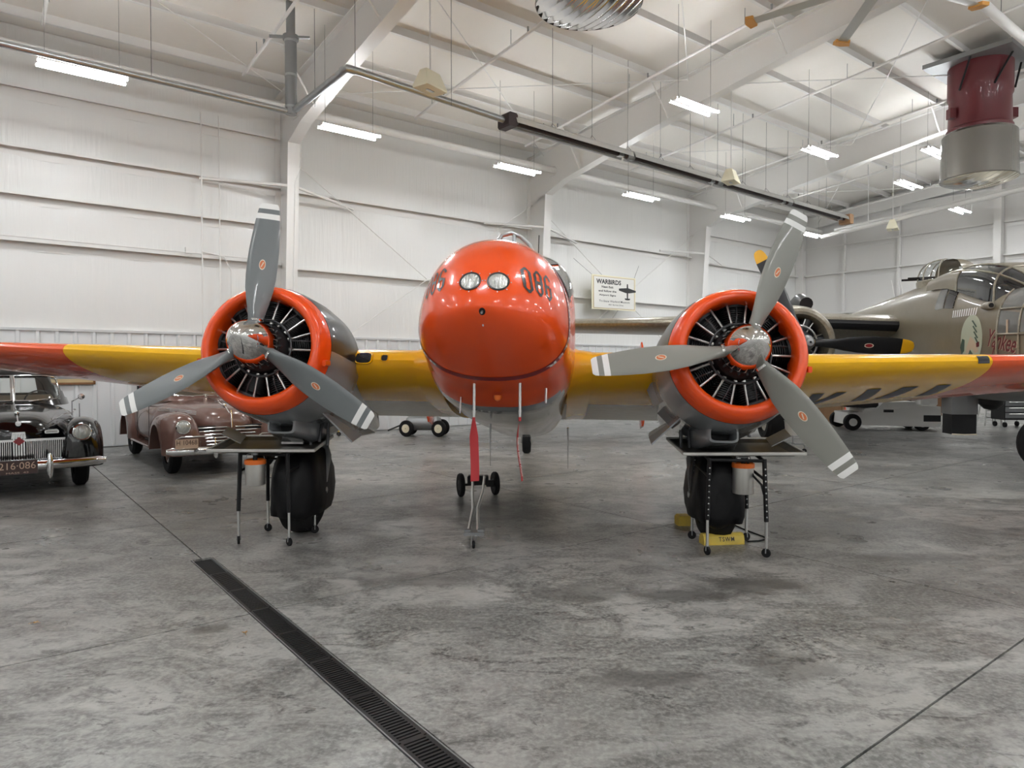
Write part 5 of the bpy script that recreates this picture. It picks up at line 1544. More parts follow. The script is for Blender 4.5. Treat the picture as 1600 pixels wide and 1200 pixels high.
    def grd(x, h, name_='bumper_guard'):
        MB().loft([[Vector((x + w * math.cos(2 * PI * j / 12), bump_y(x) - 0.045 + 0.03 * math.sin(2 * PI * j / 12) - dy, zb_ + z)) for j in range(12)] for z, w, dy in ((-h, 0.012, -0.01), (-h * 0.8, 0.03, 0.0), (0, 0.036, 0.006), (h * 0.8, 0.03, 0), (h, 0.012, -0.01))], 0, True).build(name_, 'chromeb', r, smooth=60)
    if kind == 'black':
        grd(0.30, 0.15); grd(-0.30, 0.15)
        gb = MB().box((0, 0.26, 0.575), (1.0, 0.04, 0.26)).build('grille', 'black', r, smooth=0)
        for x in [-0.47 + 0.94 * k / 46 for k in range(47)]:
            if abs(x) > 0.075: MB().box((x, 0.225, 0.575), (0.008, 0.03, 0.225)).build('grille_bar', 'chromeb', gb, smooth=0)
        for (c, d) in (((0, 0.225, 0.70), (1.02, 0.05, 0.028)), ((0, 0.225, 0.455), (1.02, 0.05, 0.02)), ((0.505, 0.225, 0.58), (0.028, 0.05, 0.26)), ((-0.505, 0.225, 0.58), (0.028, 0.05, 0.26))):
            MB().cbox(c, d, 0.006).build('grille_frame', 'chromeb', gb, smooth=0)
        for k in range(5):
            MB().cbox((-0.052 + 0.026 * k, 0.20, 0.60), (0.016, 0.04, 0.34), 0.004).build('centre_bar', 'chromeb', gb, smooth=0)
        MB().prism([(-0.06, 0.69), (0, 0.64), (0.06, 0.69), (0.0, 0.745)], lambda x, z: Vector((x, 0.172, z)), (0, 0.012, 0)).build('badge', 'redband', gb, smooth=0)
        MB().prism([(-0.075, 0.72), (0.075, 0.72), (0.065, 0.80), (-0.065, 0.80)], lambda x, z: Vector((x, 0.24, z)), (0, 0.03, 0)).build('badge_plate', 'chromeb', gb, smooth=0)
        MB().lathe([(-0.012, 0.001), (-0.01, 0.03), (0, 0.034), (0.02, 0.03)], (0, 0.305, 0.90), (0, 1, 0.0), seg=16).build('hood_badge', 'chromeb', r)
        for sg in (-1, 1):
            pk = MB().cbox((sg * 0.34, 0.30, 0.79), (0.15, 0.16, 0.042), 0.01).build('parking_lamp', 'chromeb', r, smooth=0)
            MB().box((sg * 0.34, 0.217, 0.79), (0.12, 0.01, 0.024)).build('lamp_glass', 'lens', pk, smooth=0)
        pc, pm, tm, ttl, sub, pw, ph_ = (-0.03, -0.10, 0.405), 'plate_brn', 'plate_tan', '216\u00b7086', 'MASS  42', 0.40, 0.165
    else:
        grd(0.30, 0.11); grd(-0.30, 0.11)
        gb = MB().box((0, 0.335, 0.56), (0.94, 0.05, 0.34)).build('grille', 'black', r, smooth=0)
        for sg in (-1, 1):
            for k in range(7):
                z = 0.70 - 0.05 * k
                w = 0.40 - 0.012 * k
                MB().tube([Vector((sg * 0.06, 0.262, z + 0.008)), Vector((sg * (0.06 + w * 0.6), 0.275, z + 0.006)), Vector((sg * (0.06 + w), 0.32, z))], 0.0125, seg=8).build('grille_bar', 'chromeb', gb)
        MB().tube([Vector((0, 0.27, 0.96)), Vector((0, 0.245, 0.80)), Vector((0, 0.24, 0.70))], 0.012, seg=8).build('nose_strip', 'chromeb', r)
        MB().tube([Vector((x, bump_y(x) - 0.05, z)) for x, z in ((-0.80, 0.42), (-0.80, 0.58), (-0.74, 0.61), (-0.36, 0.61), (-0.31, 0.58), (-0.31, 0.42))], 0.011, seg=8).build('bumper_rail', 'chromeb', r)
        MB().tube([Vector((x, bump_y(x) - 0.05, z)) for x, z in ((0.80, 0.42), (0.80, 0.58), (0.74, 0.61), (0.36, 0.61), (0.31, 0.58), (0.31, 0.42))], 0.011, seg=8).build('bumper_rail', 'chromeb', r)
        for sg in (-1, 1):
            MB().lathe([(-0.02, 0.001), (-0.016, 0.03), (0.0, 0.036)], (sg * 0.55, bump_y(0.55) - 0.036, 0.40), (0, 1, 0), seg=16).build('bumper_boss', 'chromeb', r)
        pc, pm, tm, ttl, sub, pw, ph_ = (-0.68, 0.0, 0.515), 'plate_tan', 'plate_brn', 'H 10468', '', 0.30, 0.135
    pl = MB().cbox(pc, (pw, 0.008, ph_), 0.003, rot=None).build('number_plate', pm, r, smooth=0)
    mb = MB()
    put_text(mb, ttl, pw * 0.9, ph_ * 0.50, lambda u, v: Vector((pc[0] + u, pc[1] - 0.006, pc[2] + 0.02 + v)), 0, bold=0.0)
    if sub: put_text(mb, sub, pw * 0.55, ph_ * 0.12, lambda u, v: Vector((pc[0] + u, pc[1] - 0.006, pc[2] - ph_ * 0.38 + v)), 0)
    mb.build('plate_lettering', tm, pl, smooth=0)
    MB().box((0, 3.0, 0.27), (1.1, 3.4, 0.06)).build('underbody', 'black', r, smooth=0)
    return r
old_car('vintage_sedan', 'black 1940s sedan with number plate 216-086 parked at the far left', (-5.925, 8.30, 0), 'carblk', 'black')
old_car('vintage_coupe', 'brown-rose 1940s car with number plate H 10468 behind the left propeller', (-4.06, 10.17, 0), 'carbrn', 'brown')
# ================================================================== olive bomber behind the right engine
BO = Vector((8.308, 13.0, 0))
BYAW = -R(5.0)
EY = -0.45                                # engines and wings against the fuselage frame
EX = 2.85
bm_ = thing('bomber_aircraft', 'olive drab twin-engine bomber parked at the right behind the yellow wing', 'airplane', BO, BYAW)
BT = [(-4.3, 0.05, 1.86, 1.94), (-4.2, 0.26, 1.6, 2.2), (-4.0, 0.40, 1.42, 2.38), (-3.5, 0.56, 1.24, 2.62), (-2.9, 0.66, 1.12, 2.80), (-2.2, 0.72, 1.06, 2.93), (-1.6, 0.735, 1.05, 3.10), (-1.0, 0.735, 1.05, 3.27), (-0.4, 0.735, 1.05, 3.30), (0.6, 0.735, 1.06, 3.22), (2.0, 0.73, 1.08, 3.10), (4.5, 0.68, 1.2, 2.92), (8.0, 0.45, 1.65, 2.75), (11.5, 0.15, 2.2, 2.7)]
def bs(y):
    hw, zb, zt = interp(BT, y, 1), interp(BT, y, 2), interp(BT, y, 3)
    return hw, zb, zt, zb + (zt - zb) * 0.5, 3.0
def SBm(y, ph):
    hw, zb, zt, zm, n = bs(y)
    c, s = math.cos(ph), math.sin(ph)
    return Vector((hw * spow(c, 2 / n), y, zm + (zt - zm) * spow(s, 2 / n)))
def SBn(y, ph, off):
    p = SBm(y, ph)
    a = SBm(y + 0.02, ph) - SBm(y - 0.02, ph); b = SBm(y, ph + 0.01) - SBm(y, ph - 0.01)
    n = a.cross(b)
    n = n.normalized() if n.length > 1e-9 else Vector((0, 0, 1))
    if n.dot(p - Vector((0, y, bs(y)[3]))) < 0: n = -n
    return p + n * off
def bph(y, z):                           # angle on the near (left in view) side for a height
    hw, zb, zt, zm, n = bs(y)
    q = max(-1, min(1, (z - zm) / (zt - zm)))
    return PI - math.asin(spow(q, n / 2))
yb = [-4.3, -4.27, -4.2, -4.1, -4.0, -3.75, -3.5, -3.2, -2.9, -2.55, -2.2, -1.9, -1.6, -1.3, -1.0, -0.7, -0.4, 0.1, 0.6, 1.3, 2.0, 3.2, 4.5, 6, 8, 10, 11.5]
MB().loft([[SBm(y, 2 * PI * j / 56) for j in range(56)] for y in yb], lambda i, j: 1 if math.sin(2 * PI * (j + 0.5) / 56) < -0.80 else 0, True).build('fuselage', ['olive', 'grey_under'], bm_, smooth=45)
def bpatch(name, m, pts, off=0.012, ny=8, parent=None, label=None):
    # pts: quad corners (y, z) on the near side: bl, br, tr, tl
    (y0, z0), (y1, z1), (y2, z2), (y3, z3) = pts
    rows = []; rows2 = []
    for i in range(ny + 1):
        u = i / ny
        ra, rb_ = [], []
        for j in range(ny + 1):
            v = j / ny
            y = (y0 * (1 - u) + y1 * u) * (1 - v) + (y3 * (1 - u) + y2 * u) * v
            z = (z0 * (1 - u) + z1 * u) * (1 - v) + (z3 * (1 - u) + z2 * u) * v
            ph = bph(y, z)
            ra.append(SBn(y, ph, off)); rb_.append(SBn(y, ph, 0.0))
        rows.append(ra); rows2.append(rb_)
    o = MB().loft(rows, 0, False, close=False).loft(rows2, 0, False, close=False).build(name, m, parent or bm_, smooth=60, label=label)
    # mirrored pane on the far side
    return o
# cockpit glazing on the near side
bpatch('side_window', 'glass', [(-0.75, 2.62), (-1.02, 2.62), (-1.02, 3.03), (-0.80, 3.05)])
bpatch('side_window', 'glass_dark', [(-1.06, 2.62), (-1.32, 2.60), (-1.34, 3.00), (-1.08, 3.02)])
CT = [(-2.75, 2.84), (-2.55, 3.0), (-2.3, 3.17), (-1.9, 3.28), (-1.5, 3.33), (-1.1, 3.34), (-0.7, 3.32), (-0.3, 3.26)]
def can_pt(y, a):
    zt = interp(CT, y, 1); zl = bs(y)[2] - 0.30
    w = 0.66 * min(1.0, 0.55 + 0.45 * (y + 2.75) / 0.5) if y < -2.25 else 0.66
    return Vector((w * spow(math.cos(a), 0.55), y, zl + max(0.02, zt - zl) * spow(math.sin(a), 0.55)))
yc = [-2.75, -2.6, -2.45, -2.3, -2.05, -1.8, -1.55, -1.3, -1.0, -0.65, -0.3]
MB().loft([[can_pt(y, PI * k / 24) for k in range(25)] for y in yc], lambda i, j: 1 if (i < 7 and (j < 9 or j > 14)) else (1 if i < 2 else 0), False, close=False).build('cockpit_canopy', ['olive', 'glass_dark'], bm_, smooth=50)
for a in (R(142), R(112), R(68), R(38)):
    MB().tube([can_pt(y, a) * 1.0 + Vector((0, 0, 0.004)) for y in yc[:9]], 0.016, seg=6).build('canopy_rib', 'olive_lt', bm_)
for y in (-2.3, -1.3):
    MB().tube([can_pt(y, PI * k / 20) for k in range(21)], 0.018, seg=6).build('canopy_rib', 'olive_lt', bm_)
# glazed nose: panes over the nose, framed by ribs
for (a, b) in ((-2.55, -2.95), (-2.99, -3.4), (-3.44, -3.9)):
    za, zb2 = interp(BT, a, 3), interp(BT, b, 3)
    bpatch('nose_pane', 'glass', [(a, 2.12), (b, 2.08), (b, 2.40 if b > -3.5 else 2.26), (a, 2.46)], label='glazed nose pane')
    bpatch('nose_pane', 'glass', [(a, 2.50), (b, 2.44 if b > -3.5 else 2.28), (b, zb2 - 0.05), (a, za - 0.05)])
    for sg in (-1, 1):
        w = [SBn(a + (b - a) * i / 6, PI / 2 + sg * R(8), 0.012) for i in range(7)]
    bl_ = [[SBn(a + (b - a) * i / 6, PI / 2 + R(-60 + 120 * j / 12), 0.010) for j in range(13)] for i in range(7)]
    MB().loft(bl_, 0, False, close=False).build('nose_roof_pane', 'glass', bm_, smooth=60)
for y in (-2.53, -2.97, -3.42, -3.92):
    MB().tube([SBn(y, R(-10) + (R(200)) * k / 24, 0.014) for k in range(25)], 0.018, seg=6).build('nose_rib', 'olive_lt', bm_)
for z in (2.48, 2.10):
    MB().tube([SBn(-2.53 - 1.4 * k / 10, bph(-2.53 - 1.4 * k / 10, z - 0.1 * (k / 10) ** 2), 0.014) for k in range(11)], 0.016, seg=6).build('nose_rib', 'olive_lt', bm_)
for y in (-2.75, -3.2):
    c = SBn(y, bph(y, 2.2), 0.02)
    MB().box(c, (0.01, 0.035, 0.22)).build('nose_brace', 'artskin', bm_, smooth=0)
# dorsal turret
tz = 3.20
tr = MB().lathe([(-0.08, 0.52), (0.04, 0.53), (0.06, 0.50)], (0, 0.25, tz), (0, 0, 1), seg=36).build('dorsal_turret', 'olive_lt', bm_)
dome = []
for i in range(9):
    e = R(90 * i / 8)
    dome.append([Vector((0.50 * math.cos(e) ** 0.7 * math.cos(2 * PI * j / 40), 0.25 + 0.50 * math.cos(e) ** 0.7 * math.sin(2 * PI * j / 40), tz + 0.04 + 0.42 * math.sin(e) ** 0.85)) for j in range(40)])
dome[-1] = [Vector((0.01 * math.cos(2 * PI * j / 40), 0.25 + 0.01 * math.sin(2 * PI * j / 40), tz + 0.46)) for j in range(40)]
mb = MB(); vs = [p for rw in dome for p in rw]; fs = []; ms = []
for i in range(8):
    for j in range(40):
        k = (j + 1) % 40
        c = (dome[i][j] + dome[i + 1][k]) / 2
        fs.append((i * 40 + j, i * 40 + k, (i + 1) * 40 + k, (i + 1) * 40 + j)); ms.append(1 if 0.0 < c.x < 0.34 else 0)
mb.add(vs, fs, ms); mb.build('turret_dome', ['clear', 'olive'], tr, smooth=60)
for a in (R(150), R(190), R(225), R(100)):
    MB().tube([Vector((0.505 * math.cos(R(e)) ** 0.7 * math.cos(a), 0.25 + 0.505 * math.cos(R(e)) ** 0.7 * math.sin(a), tz + 0.04 + 0.425 * math.sin(R(e)) ** 0.85)) for e in (0, 15, 30, 45, 60, 75, 89)], 0.012, seg=6).build('turret_rib', 'olive_lt', tr)
MB().cbox((0.12, 0.25, tz + 0.10), (0.2, 0.24, 0.16), 0.04).build('gun_mount', 'black', tr)
for y in (0.12, 0.38):
    MB().cyl((-0.2, y + 0.2, tz + 0.13), (-0.60, y + 0.42, tz + 0.14), 0.022, seg=10).build('gun_barrel', 'black', tr)
# wings
def bwing(sg):
    rings = []
    for x, y0, ch, z, th in ((0.4, 1.0, 3.7, 2.42, 0.16), (2.5, 1.15, 3.5, 2.52, 0.155), (4.2, 1.35, 3.1, 2.53, 0.14), (7.0, 1.75, 2.4, 2.55, 0.125), (9.3, 2.15, 1.7, 2.58, 0.11), (9.85, 2.45, 1.1, 2.60, 0.09), (10.0, 2.75, 0.5, 2.61, 0.05)):
        rings.append([Vector((sg * x, EY + y0 + c * ch, z + t * th * ch - 0.03 * c * ch)) for c, t in FO])
    MB().loft(rings, lambda i, j: 1 if (FO[j][0] < 0.03 and i < 1) else 0, True).build('wing', ['olive_lt', 'blackp'], bm_, smooth=45)
for sg in (-1, 1): bwing(sg)
def bengine(sg):
    x0 = sg * EX; zc = 2.06
    k0 = len(scene.objects)
    o3 = lambda y, r, dz=0.0: (y, r)
    MB().lathe([(0.75, 0.50), (0.45, 0.52), (0.36, 0.56), (0.345, 0.61), (0.38, 0.67), (0.50, 0.725), (0.8, 0.765), (1.4, 0.77), (1.5, 0.74)], (x0, 0, zc), (0, 1, 0), seg=48).build('cowl_ring', 'olive_lt', bm_)
    rr = []
    for y, r, z in ((1.45, 0.72, 0), (2.2, 0.70, 0.05), (3.4, 0.60, 0.12), (4.8, 0.40, 0.25), (6.0, 0.12, 0.35)):
        rr.append([Vector((x0 + r * math.cos(2 * PI * j / 32), y, zc + z + r * math.sin(2 * PI * j / 32))) for j in range(32)])
    MB().loft(rr, 0, True).build('nacelle', 'olive', bm_)
    MB().tube([(x0 + 0.25, 0.75, zc + 0.78), (x0 + 0.25, 1.1, zc + 0.86), (x0 + 0.25, 1.6, zc + 0.82)], [0.13, 0.16, 0.10], seg=14).build('air_scoop', 'blackp', bm_)
    core = MB().lathe([(0.12, 0.03), (0.14, 0.13), (0.3, 0.20), (0.42, 0.27), (0.75, 0.28)], (x0, 0, zc), (0, 1, 0), seg=28).build('radial_engine', 'eng2', bm_)
    MB().lathe([(0.78, 0.01), (0.78, 0.56)], (x0, 0, zc), (0, 1, 0), seg=32).build('baffle_plate', 'black', core)
    for k in range(7):
        a = 2 * PI * k / 7 + 0.2; d = Vector((math.cos(a), 0, math.sin(a)))
        MB().cyl(Vector((x0, 0.60, zc)) + d * 0.25, Vector((x0, 0.60, zc)) + d * 0.54, 0.10, seg=14).build('cylinder', 'eng', core)
        for e in (-1, 1):
            w = Vector((-math.sin(a), 0, math.cos(a))) * 0.05 * e
            MB().cyl(Vector((x0, 0.46, zc)) + d * 0.26 + w, Vector((x0, 0.48, zc)) + d * 0.48 + w * 1.6, 0.012, seg=6).build('pushrod_tube', 'rod', core)
    MB().lathe([(0.40 + 0.02 * math.sin(2 * PI * k / 8), 0.34 + 0.02 * math.cos(2 * PI * k / 8)) for k in range(9)], (x0, 0, zc), (0, 1, 0), seg=32).build('ignition_ring', 'rod', core)
    hub = MB().lathe([(-0.28, 0.02), (-0.27, 0.07), (-0.16, 0.10), (-0.08, 0.14), (0.08, 0.14), (0.14, 0.10)], (x0, 0, zc), (0, 1, 0), seg=24).build('propeller', 'galv_dark', bm_, label='black three-blade propeller with yellow tips')
    tb_ = [(0.15, 0.14, 0.13, 60), (0.45, 0.19, 0.10, 46), (0.8, 0.30, 0.07, 36), (1.2, 0.34, 0.045, 28), (1.6, 0.30, 0.03, 23), (1.8, 0.25, 0.022, 21), (1.9, 0.16, 0.015, 20), (1.92, 0.06, 0.01, 20)]
    rs = [0.15, 0.3, 0.5, 0.7, 0.95, 1.2, 1.45, 1.69, 1.70, 1.80, 1.86, 1.90, 1.92]
    for kb in range(3):
        ang = R((92.5 if sg < 0 else 40) + 120 * kb)
        er = Vector((math.sin(ang), 0, math.cos(ang))); et = Vector((math.cos(ang), 0, -math.sin(ang))); fw = Vector((0, -1, 0))
        rings = []
        for r_ in rs:
            ch, th, be = interp(tb_, r_, 1), interp(tb_, r_, 2), R(interp(tb_, r_, 3)) * 0.8
            cd_ = et * math.cos(be) - fw * math.sin(be); nd = fw * math.cos(be) + et * math.sin(be)
            rings.append([Vector((x0, 0, zc)) + er * r_ + cd_ * ch / 2 * math.cos(2 * PI * j / 12) + nd * th / 2 * math.sin(2 * PI * j / 12) for j in range(12)])
        b_o = MB().loft(rings, lambda i, j: 1 if i >= 8 else 0, True, capm=1).build('blade', ['blackp', 'yel_tip'], hub, smooth=50)
        r_ = 1.12; ch, th, be = interp(tb_, r_, 1), interp(tb_, r_, 2), R(interp(tb_, r_, 3)) * 0.8
        cd_ = et * math.cos(be) - fw * math.sin(be); nd = fw * math.cos(be) + et * math.sin(be)
        for rad, off, mm in ((1.0, 0.002, 'decal_ring'), (0.75, 0.004, 'redband')):
            MB().add([Vector((x0, 0, zc)) + er * (r_ + 0.085 * rad * math.sin(2 * PI * k / 20)) + cd_ * 0.045 * rad * math.cos(2 * PI * k / 20) + nd * (th / 2 + off) for k in range(20)], [tuple(range(20))]).build('maker_oval', mm, hub, smooth=0)
    # main gear
    w_ = wheel_parts(bm_, (x0, 2.1, 0.58), 0.58, 0.42, hub='olive_lt')
    MB().cyl((x0 + 0.28, 2.1, 0.58), (x0 + 0.20, 2.2, 1.6), 0.07, seg=12).build('gear_leg', 'grey_under', bm_)
    MB().cyl((x0, 2.1, 0.58), (x0 + 0.30, 2.1, 0.58), 0.05, seg=10).build('axle', 'grey_under', bm_)
    for e in (-1, 1):
        MB().loft([[Vector((x0 + e * 0.36, 1.4, 1.50)), Vector((x0 + e * 0.36, 3.0, 1.55)), Vector((x0 + e * 0.46, 2.9, 1.0)), Vector((x0 + e * 0.46, 1.5, 0.95))], [Vector((x0 + e * 0.38, 1.4, 1.50)), Vector((x0 + e * 0.38, 3.0, 1.55)), Vector((x0 + e * 0.48, 2.9, 1.0)), Vector((x0 + e * 0.48, 1.5, 0.95))]], 0, True).build('gear_door', 'grey_under', bm_, smooth=0)
    return
before = set(o.name for o in scene.objects)
for sg in (-1, 1): bengine(sg)
for o in list(scene.objects):
    if o.name not in before and o.parent == bm_: o.location.y += EY
# markings: emblem, name, tally
def near(y, z, off=0.006): return SBn(y, bph(y, z), off)
ec, ez = -1.90, 2.05
mb = MB(); rows = []
for i in range(7):
    rr = max(0.001, i / 6)
    rows.append([near(ec - 0.29 * rr * math.cos(2 * PI * k / 36), ez + 0.40 * rr * math.sin(2 * PI * k / 36), 0.005) for k in range(36)])
em = mb.loft(rows, 0, False).build('nose_emblem', 'artgreen', bm_, smooth=60, label='pale green painted oval emblem on the bomber nose')
def patch2(poly, m, off, name='emblem_shape'):
    MB().add([near(ec - x, ez + z, off) for x, z in poly], [tuple(range(len(poly)))]).build(name, m, em, smooth=0)
patch2([(-0.18, -0.32), (-0.12, -0.12), (-0.02, 0.05), (0.06, 0.0), (0.16, -0.10), (0.20, -0.20), (0.10, -0.22), (0.02, -0.14), (-0.06, -0.26), (-0.08, -0.36)], 'artskin', 0.007)
patch2([(-0.10, -0.28), (-0.02, -0.16), (0.10, -0.28), (0.16, -0.34), (0.04, -0.38), (-0.06, -0.37)], 'artdark', 0.009)
patch2([(-0.30, -0.12), (-0.24, 0.02), (-0.17, 0.0), (-0.18, -0.18), (-0.26, -0.24)], 'artdark', 0.009)
for k in range(4):
    patch2([(0.0 + 0.03 * k, 0.30 - 0.09 * k), (0.03 + 0.03 * k, 0.31 - 0.09 * k), (0.15 + 0.02 * k, 0.20 - 0.09 * k), (0.12 + 0.02 * k, 0.19 - 0.09 * k)], 'artdark', 0.008)
patch2([(0.14, -0.06), (0.22, -0.04), (0.22, -0.12), (0.15, -0.13)], 'artred', 0.009)
mb = MB()
def namepos(cy, cz, tilt=0.0):
    return lambda u, v: near(cy - u - 0.35 * v, cz + v - u * tilt, 0.006)
put_text(mb, 'Yankee', 0.62, 0.26, namepos(-2.62, 2.0, 0.22), 0, bold=0.012)
put_text(mb, 'Doodle', 0.60, 0.20, namepos(-2.72, 1.74, 0.22), 0, bold=0.006)
mb.build('name_lettering', 'artred', bm_, smooth=0, label='maroon script Yankee Doodle on the bomber nose')
mb = MB()
put_text(mb, 'Yankee', 0.62, 0.26, lambda u, v: near(-2.632 - u - 0.35 * v, 1.994 + v - u * 0.22, 0.004), 0, bold=0.006)
mb.build('name_highlight', 'artskin', bm_, smooth=0)
for k in range(11):
    y = -1.35 - 0.062 * k
    MB().add([near(y + 0.018, 2.44, 0.006), near(y - 0.018, 2.44, 0.006), near(y - 0.022, 2.56, 0.006), near(y + 0.014, 2.56, 0.006)], [(0, 1, 2, 3)]).build('tally_mark', 'whitemark', bm_, smooth=0)
c = near(-2.32, 2.56, 0.0)
MB().tube([c + Vector((0, 0.32, 0)), c + Vector((-0.04, 0.1, 0)), c + Vector((-0.06, -0.06, 0))], [0.02, 0.06, 0.055], seg=14).build('gun_fairing', 'olive_lt', bm_)
MB().cyl(c + Vector((-0.06, -0.05, 0)), c + Vector((-0.06, -0.07, 0)), 0.035, seg=14).build('gun_muzzle', 'black', bm_)
for y in (2.0, 2.4):
    MB().cyl((0, y, 3.05), (-0.05, y + 0.1, 3.55), 0.008, seg=6).build('whip_aerial', 'whitemark', bm_)
# entry hatch with ladder, blister pods, nose leg
MB().box((-0.50, -1.15, 1.0), (0.42, 0.34, 0.40)).build('entry_hatch', 'grey_under', bm_, smooth=0)
lad = MB().box((-0.50, -1.15, 0.63), (0.40, 0.30, 0.34)).build('hatch_door', 'black', bm_, smooth=0)
MB().tube([(-0.70, -1.31, 0.462), (-0.5, -1.315, 0.455), (-0.30, -1.31, 0.462)], 0.012, seg=6).build('hatch_seal', 'decal_ring', lad)
MB().lathe([(0.0, 0.12), (-0.05, 0.19), (-0.14, 0.18), (-0.22, 0.10), (-0.24, 0.01)], (-0.10, -1.35, 1.12), (0, 0, 1), seg=24).build('belly_pod', 'black', bm_)
MB().cbox((-0.85, -0.9, 1.22), (0.5, 0.6, 0.26), 0.06).build('gun_pack', 'black', bm_)
nw = Matrix.Rotation(-BYAW, 3, 'Z') @ (Vector((8.06, 10.25, 0)) - BO)
wheel_parts(bm_, (nw.x, nw.y, 0.46), 0.46, 0.26, axis=(0.45, 0.89, 0), hub='green')
MB().cyl((nw.x, nw.y + 0.05, 0.75), (nw.x, nw.y + 0.2, 1.3), 0.06, seg=12).build('nose_leg', 'grey_under', bm_)
for e in (-1, 1):
    MB().cyl((nw.x + e * 0.17 * 0.45, nw.y + e * 0.17 * 0.89, 0.46), (nw.x + e * 0.1 * 0.45, nw.y + 0.05 + e * 0.1 * 0.89, 0.8), 0.035, seg=10).build('nose_fork', 'olive_lt', bm_)
# ================================================================== things standing behind
# low white tow tractor
def bgthing(name, label, cat, px, py, rz=0.0):
    p = ground(px, py)
    return thing(name, label, cat, (p.x, p.y, 0), rz)
tg = bgthing('tow_tractor', 'low white tow tractor behind the yellow wing, under the bomber', 'tractor', 1378, 670, R(-8))
pf = [(-1.05, 0.14), (1.15, 0.10), (1.2, 0.16), (1.18, 0.62), (0.62, 0.66), (0.58, 0.74), (-0.18, 0.72), (-0.30, 0.58), (-0.62, 0.56), (-0.66, 0.46), (-1.02, 0.44)]
MB().prism(pf, lambda x, z: Vector((x, -0.55, z)), (0, 1.1, 0)).build('chassis', 'whitep', tg, smooth=0)
for x, r_, yo in ((-0.92, 0.21, 0.56), (0.80, 0.19, 0.40)):
    for sy in (-1, 1):
        w = MB().lathe([(-0.07, 0.08), (-0.08, r_ * 0.9), (-0.05, r_), (0.05, r_), (0.08, r_ * 0.9), (0.07, 0.08)], (x, sy * yo, r_), (0, 1, 0), seg=24).build('wheel', 'rubber', tg)
        MB().lathe([(-0.075, 0.01), (-0.078, 0.10), (0.078, 0.10), (0.075, 0.01)], (x, sy * yo, r_), (0, 1, 0), seg=16).build('hub', 'whitep', w)
MB().cbox((-0.66, 0, 0.74), (0.80, 0.9, 0.32), 0.05).build('battery_box', 'black', tg, smooth=0)
MB().prism([(0.0, 0.74), (0.85, 0.66), (0.80, 1.02), (0.25, 1.0)], lambda x, z: Vector((x, 0.1, z)), (0, 0.4, 0)).build('seat_back', 'grey_under', tg, smooth=0)
MB().cbox((0.95, 0, 0.95), (0.40, 0.9, 0.66), 0.05).build('dash_panel', 'whitep', tg, smooth=0)
MB().lathe([(0.011 * math.sin(2 * PI * k / 8), 0.18 + 0.011 * math.cos(2 * PI * k / 8)) for k in range(9)], (0.95, -0.48, 1.24), (0, -0.9, 0.3), seg=28).build('steering_wheel', 'black', tg)
MB().box((-0.05, -0.552, 0.50), (0.24, 0.01, 0.07)).build('name_plate', 'black', tg, smooth=0)
MB().box((0.98, -0.552, 0.32), (0.40, 0.01, 0.16)).build('step_recess', 'black', tg, smooth=0)
# white cabinet with brown panels, crates, cone, stool, black trolley
cb = bgthing('storage_cabinet', 'white cabinet with two brown door panels beyond the tractor', 'cabinet', 1452, 664)
MB().cbox((0, 0.25, 0.58), (0.95, 0.5, 1.16), 0.02).build('carcass', 'whitep', cb, smooth=0)
for x in (-0.02, 0.24):
    MB().box((x, -0.005, 0.62), (0.20, 0.02, 0.72)).build('door_panel', 'woodframe', cb, smooth=0)
MB().box((-0.33, -0.005, 0.36), (0.16, 0.02, 0.16)).build('vent_cover', 'black', cb, smooth=0)
cr = bgthing('plywood_crate', 'plywood crate standing between the right engine and the tractor', 'crate', 1292, 662)
MB().box((0, 0.4, 0.45), (0.98, 0.78, 0.78)).build('crate_box', 'wood', cr, smooth=0)
for z in (0.10, 0.80):
    MB().box((0, 0.0, z), (1.0, 0.03, 0.08)).build('crate_batten', 'wood', cr, smooth=0)
for x in (-0.46, 0.46):
    MB().box((x, 0.0, 0.45), (0.07, 0.025, 0.62)).build('crate_batten', 'wood', cr, smooth=0)
MB().box((0, 0.4, 0.03), (0.9, 0.7, 0.06)).build('skid', 'wood', cr, smooth=0)
cn = bgthing('traffic_cone', 'red safety cone beside the tractor', 'cone', 1318, 660)
MB().box((0, 0, 0.015), (0.34, 0.34, 0.03)).build('cone_base', 'coneor', cn, smooth=0)
MB().lathe([(0.03, 0.15), (0.42, 0.055), (0.70, 0.022), (0.71, 0.001)], (0, 0, 0), (0, 0, 1), seg=24).build('cone_body', 'coneor', cn)
st = bgthing('step_stool', 'white step stool under the bomber near the right edge', 'stool', 1545, 664)
MB().cbox((0, 0, 0.66), (0.40, 0.30, 0.04), 0.01).build('seat', 'whitep', st, smooth=0)
for sx in (-1, 1):
    for sy in (-1, 1):
        MB().cyl((sx * 0.16, sy * 0.11, 0.65), (sx * 0.24, sy * 0.18, 0.0), 0.026, seg=8).build('leg', 'whitep', st)
    MB().cyl((sx * 0.21, -0.16, 0.22), (sx * 0.21, 0.16, 0.22), 0.016, seg=6).build('stretcher', 'whitep', st)
for z, k in ((0.22, 0.22), (0.42, 0.19)):
    MB().box((0, -0.15, z), (2 * k, 0.06, 0.03)).build('tread', 'whitep', st, smooth=0)
tl = bgthing('tool_trolley', 'black tool trolley at the right edge below the bomber', 'trolley', 1590, 668)
MB().cbox((0, 0.25, 0.56), (0.75, 0.5, 0.72), 0.02).build('trolley_body', 'black', tl, smooth=0)
for k in range(4):
    d_ = MB().box((0, -0.005, 0.32 + 0.16 * k), (0.68, 0.02, 0.13)).build('drawer', 'grey_under', tl, smooth=0)
    MB().cyl((-0.25, -0.03, 0.36 + 0.16 * k), (0.25, -0.03, 0.36 + 0.16 * k), 0.01, seg=6).build('drawer_pull', 'alu', d_)
